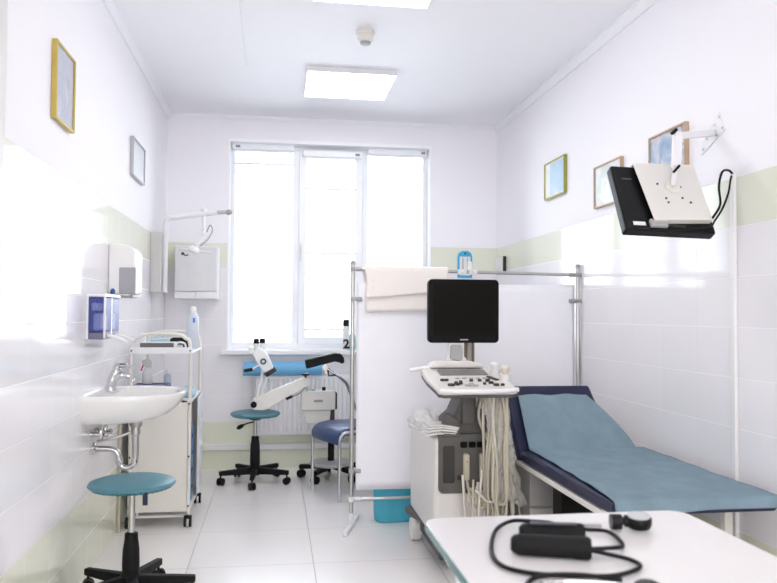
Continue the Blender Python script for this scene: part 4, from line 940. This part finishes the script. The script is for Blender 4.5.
# ------------------------------------------------------------------ foreground glass table and blood pressure gauge
t = thing('instrument_table', (.655, 1.3, 0), 'white glass-topped table with teal edge in the foreground', 'table')
TZ = .75; tx0, tx1, ty0, ty1 = .335, .972, .95, 1.72
MB().prism(rrect(tx0, tx1, ty0, ty1, .045, 8), 'XY', TZ-.019, TZ-.001).build('glass_edge', M_glassedge, t, bevel=.002)
MB().prism(rrect(tx0+.0025, tx1-.0025, ty0+.0025, ty1-.0025, .043, 8), 'XY', TZ-.001, TZ).build('tabletop', M_top, t)
MB().box(tx0+.06, tx1-.06, ty0+.06, ty0+.085, TZ-.04, TZ-.019).box(tx0+.06, tx1-.06, ty1-.085, ty1-.06, TZ-.04, TZ-.019).box(tx0+.06, tx0+.085, ty0+.085, ty1-.085, TZ-.04, TZ-.019).box(tx1-.085, tx1-.06, ty0+.085, ty1-.085, TZ-.04, TZ-.019).build('frame', M_wp, t, bevel=.003)
for x in (tx0+.075, tx1-.075):
    for y in (ty0+.075, ty1-.075): MB().cyl((x, y, 0), (x, y, TZ-.03), .0125, 16).build('leg', M_wp, t)
MB().box(tx0+.07, tx1-.07, ty0+.07, ty1-.07, .25, .262).build('lower_shelf', M_wp, t, bevel=.003)
z = TZ
g = thing('blood_pressure_gauge', (.60, 1.48, TZ), 'black aneroid blood pressure gauge with rubber tubing on the glass table', 'gauge')
def grip(p0, p1, r_, nm, lab=None):
    p0 = Vector(p0); p1 = Vector(p1); L = (p1-p0).length; d = (p1-p0)/L
    o = MB().lathe([(r_*.55, 0), (r_*.85, .006), (r_, .018), (r_*1.0, L*.78), (r_*1.06, L*.80), (r_*1.06, L-.006), (r_*.9, L)], p0, 28, d).build(nm, M_blkm, g); return o
grip((.458, 1.44, z+.0215), (.602, 1.39, z+.0215), .0205, 'rolled_cuff')
grip((.500, 1.515, z+.021), (.628, 1.485, z+.021), .020, 'inflation_bulb')
MB().bar((.52, 1.503, z+.0425), (.61, 1.482, z+.0425), .016, .003).build('cuff_strap', mat('dark_grey_strap', (.06, .06, .065), .4), g)
MB().tube(spline([(.592, 1.480, z+.02), (.585, 1.53, z+.03), (.56, 1.60, z+.018), (.52, 1.63, z+.012), (.47, 1.58, z+.008), (.425, 1.46, z+.006), (.415, 1.37, z+.006), (.45, 1.32, z+.006), (.52, 1.295, z+.006), (.60, 1.285, z+.006), (.665, 1.32, z+.006), (.67, 1.36, z+.006), (.63, 1.385, z+.012), (.592, 1.39, z+.02)], 8), .0043, 10).build('rubber_tube', M_blkm, g)
MB().tube(spline([(.56, 1.60, z+.006), (.62, 1.585, z+.006), (.67, 1.565, z+.006), (.70, 1.545, z+.008), (.705, 1.50, z+.008), (.69, 1.44, z+.008), (.66, 1.425, z+.010), (.61, 1.42, z+.012), (.585, 1.43, z+.018)], 8), .0043, 10).build('rubber_tube', M_blkm, g)
MB().tube(spline([(.44, 1.20, z+.006), (.43, 1.26, z+.006), (.47, 1.295, z+.008), (.54, 1.29, z+.008), (.60, 1.255, z+.008)], 7), .0043, 10).build('rubber_tube', M_blkm, g)
gp = Vector((.787, 1.565, z+.022))
dl = MB().lathe([(.014, -.016), (.024, -.014), (.0275, -.006), (.0275, .006), (.025, .010)], gp, 32, (-.05, -.12, 1)).build('dial_housing', M_blk, g)
MB().lathe([(.0245, .0095), (.0245, .0115), (.018, .0135)], gp, 32, (-.05, -.12, 1)).build('dial_glass', mat('dial_face', (.50, .51, .53), .2), dl)
MB().cyl((.775, 1.568, z+.02), (.757, 1.572, z+.02), .013, 14).cyl((.757, 1.572, z+.02), (.748, 1.575, z+.02), .008, 12).build('connector', M_blk, g)
MB().cyl((.750, 1.574, z+.018), (.728, 1.578, z+.018), .0165, 20).build('valve_wheel', M_blk, g)
MB().lathe([(.008, 0), (.018, .002), (.018, .006), (.008, .009)], (.655, 1.60, z+.001), 20).bar((.655, 1.60, z+.006), (.71, 1.585, z+.008), .012, .006).build('valve_stem', M_stl, g)
# stethoscope at the very edge of the picture
s_ = thing('stethoscope', (.53, 1.24, TZ), 'metal headpiece of a stethoscope lying at the front of the glass table', 'stethoscope')
MB().tube(spline([(.47, 1.262, z+.008), (.51, 1.262, z+.008), (.56, 1.248, z+.008), (.60, 1.23, z+.008), (.66, 1.19, z+.008)], 6), .0035, 8).build('binaural_tube', M_chr, s_)
MB().tube([(.455, 1.258, z+.008), (.475, 1.262, z+.008)], .006, 10).build('eartip', M_lgrey, s_)
MB().lathe([(.020, 0), (.022, .004), (.022, .014), (.016, .018)], (.625, 1.212, z+.001), 28).build('chest_piece', M_grey2, s_)
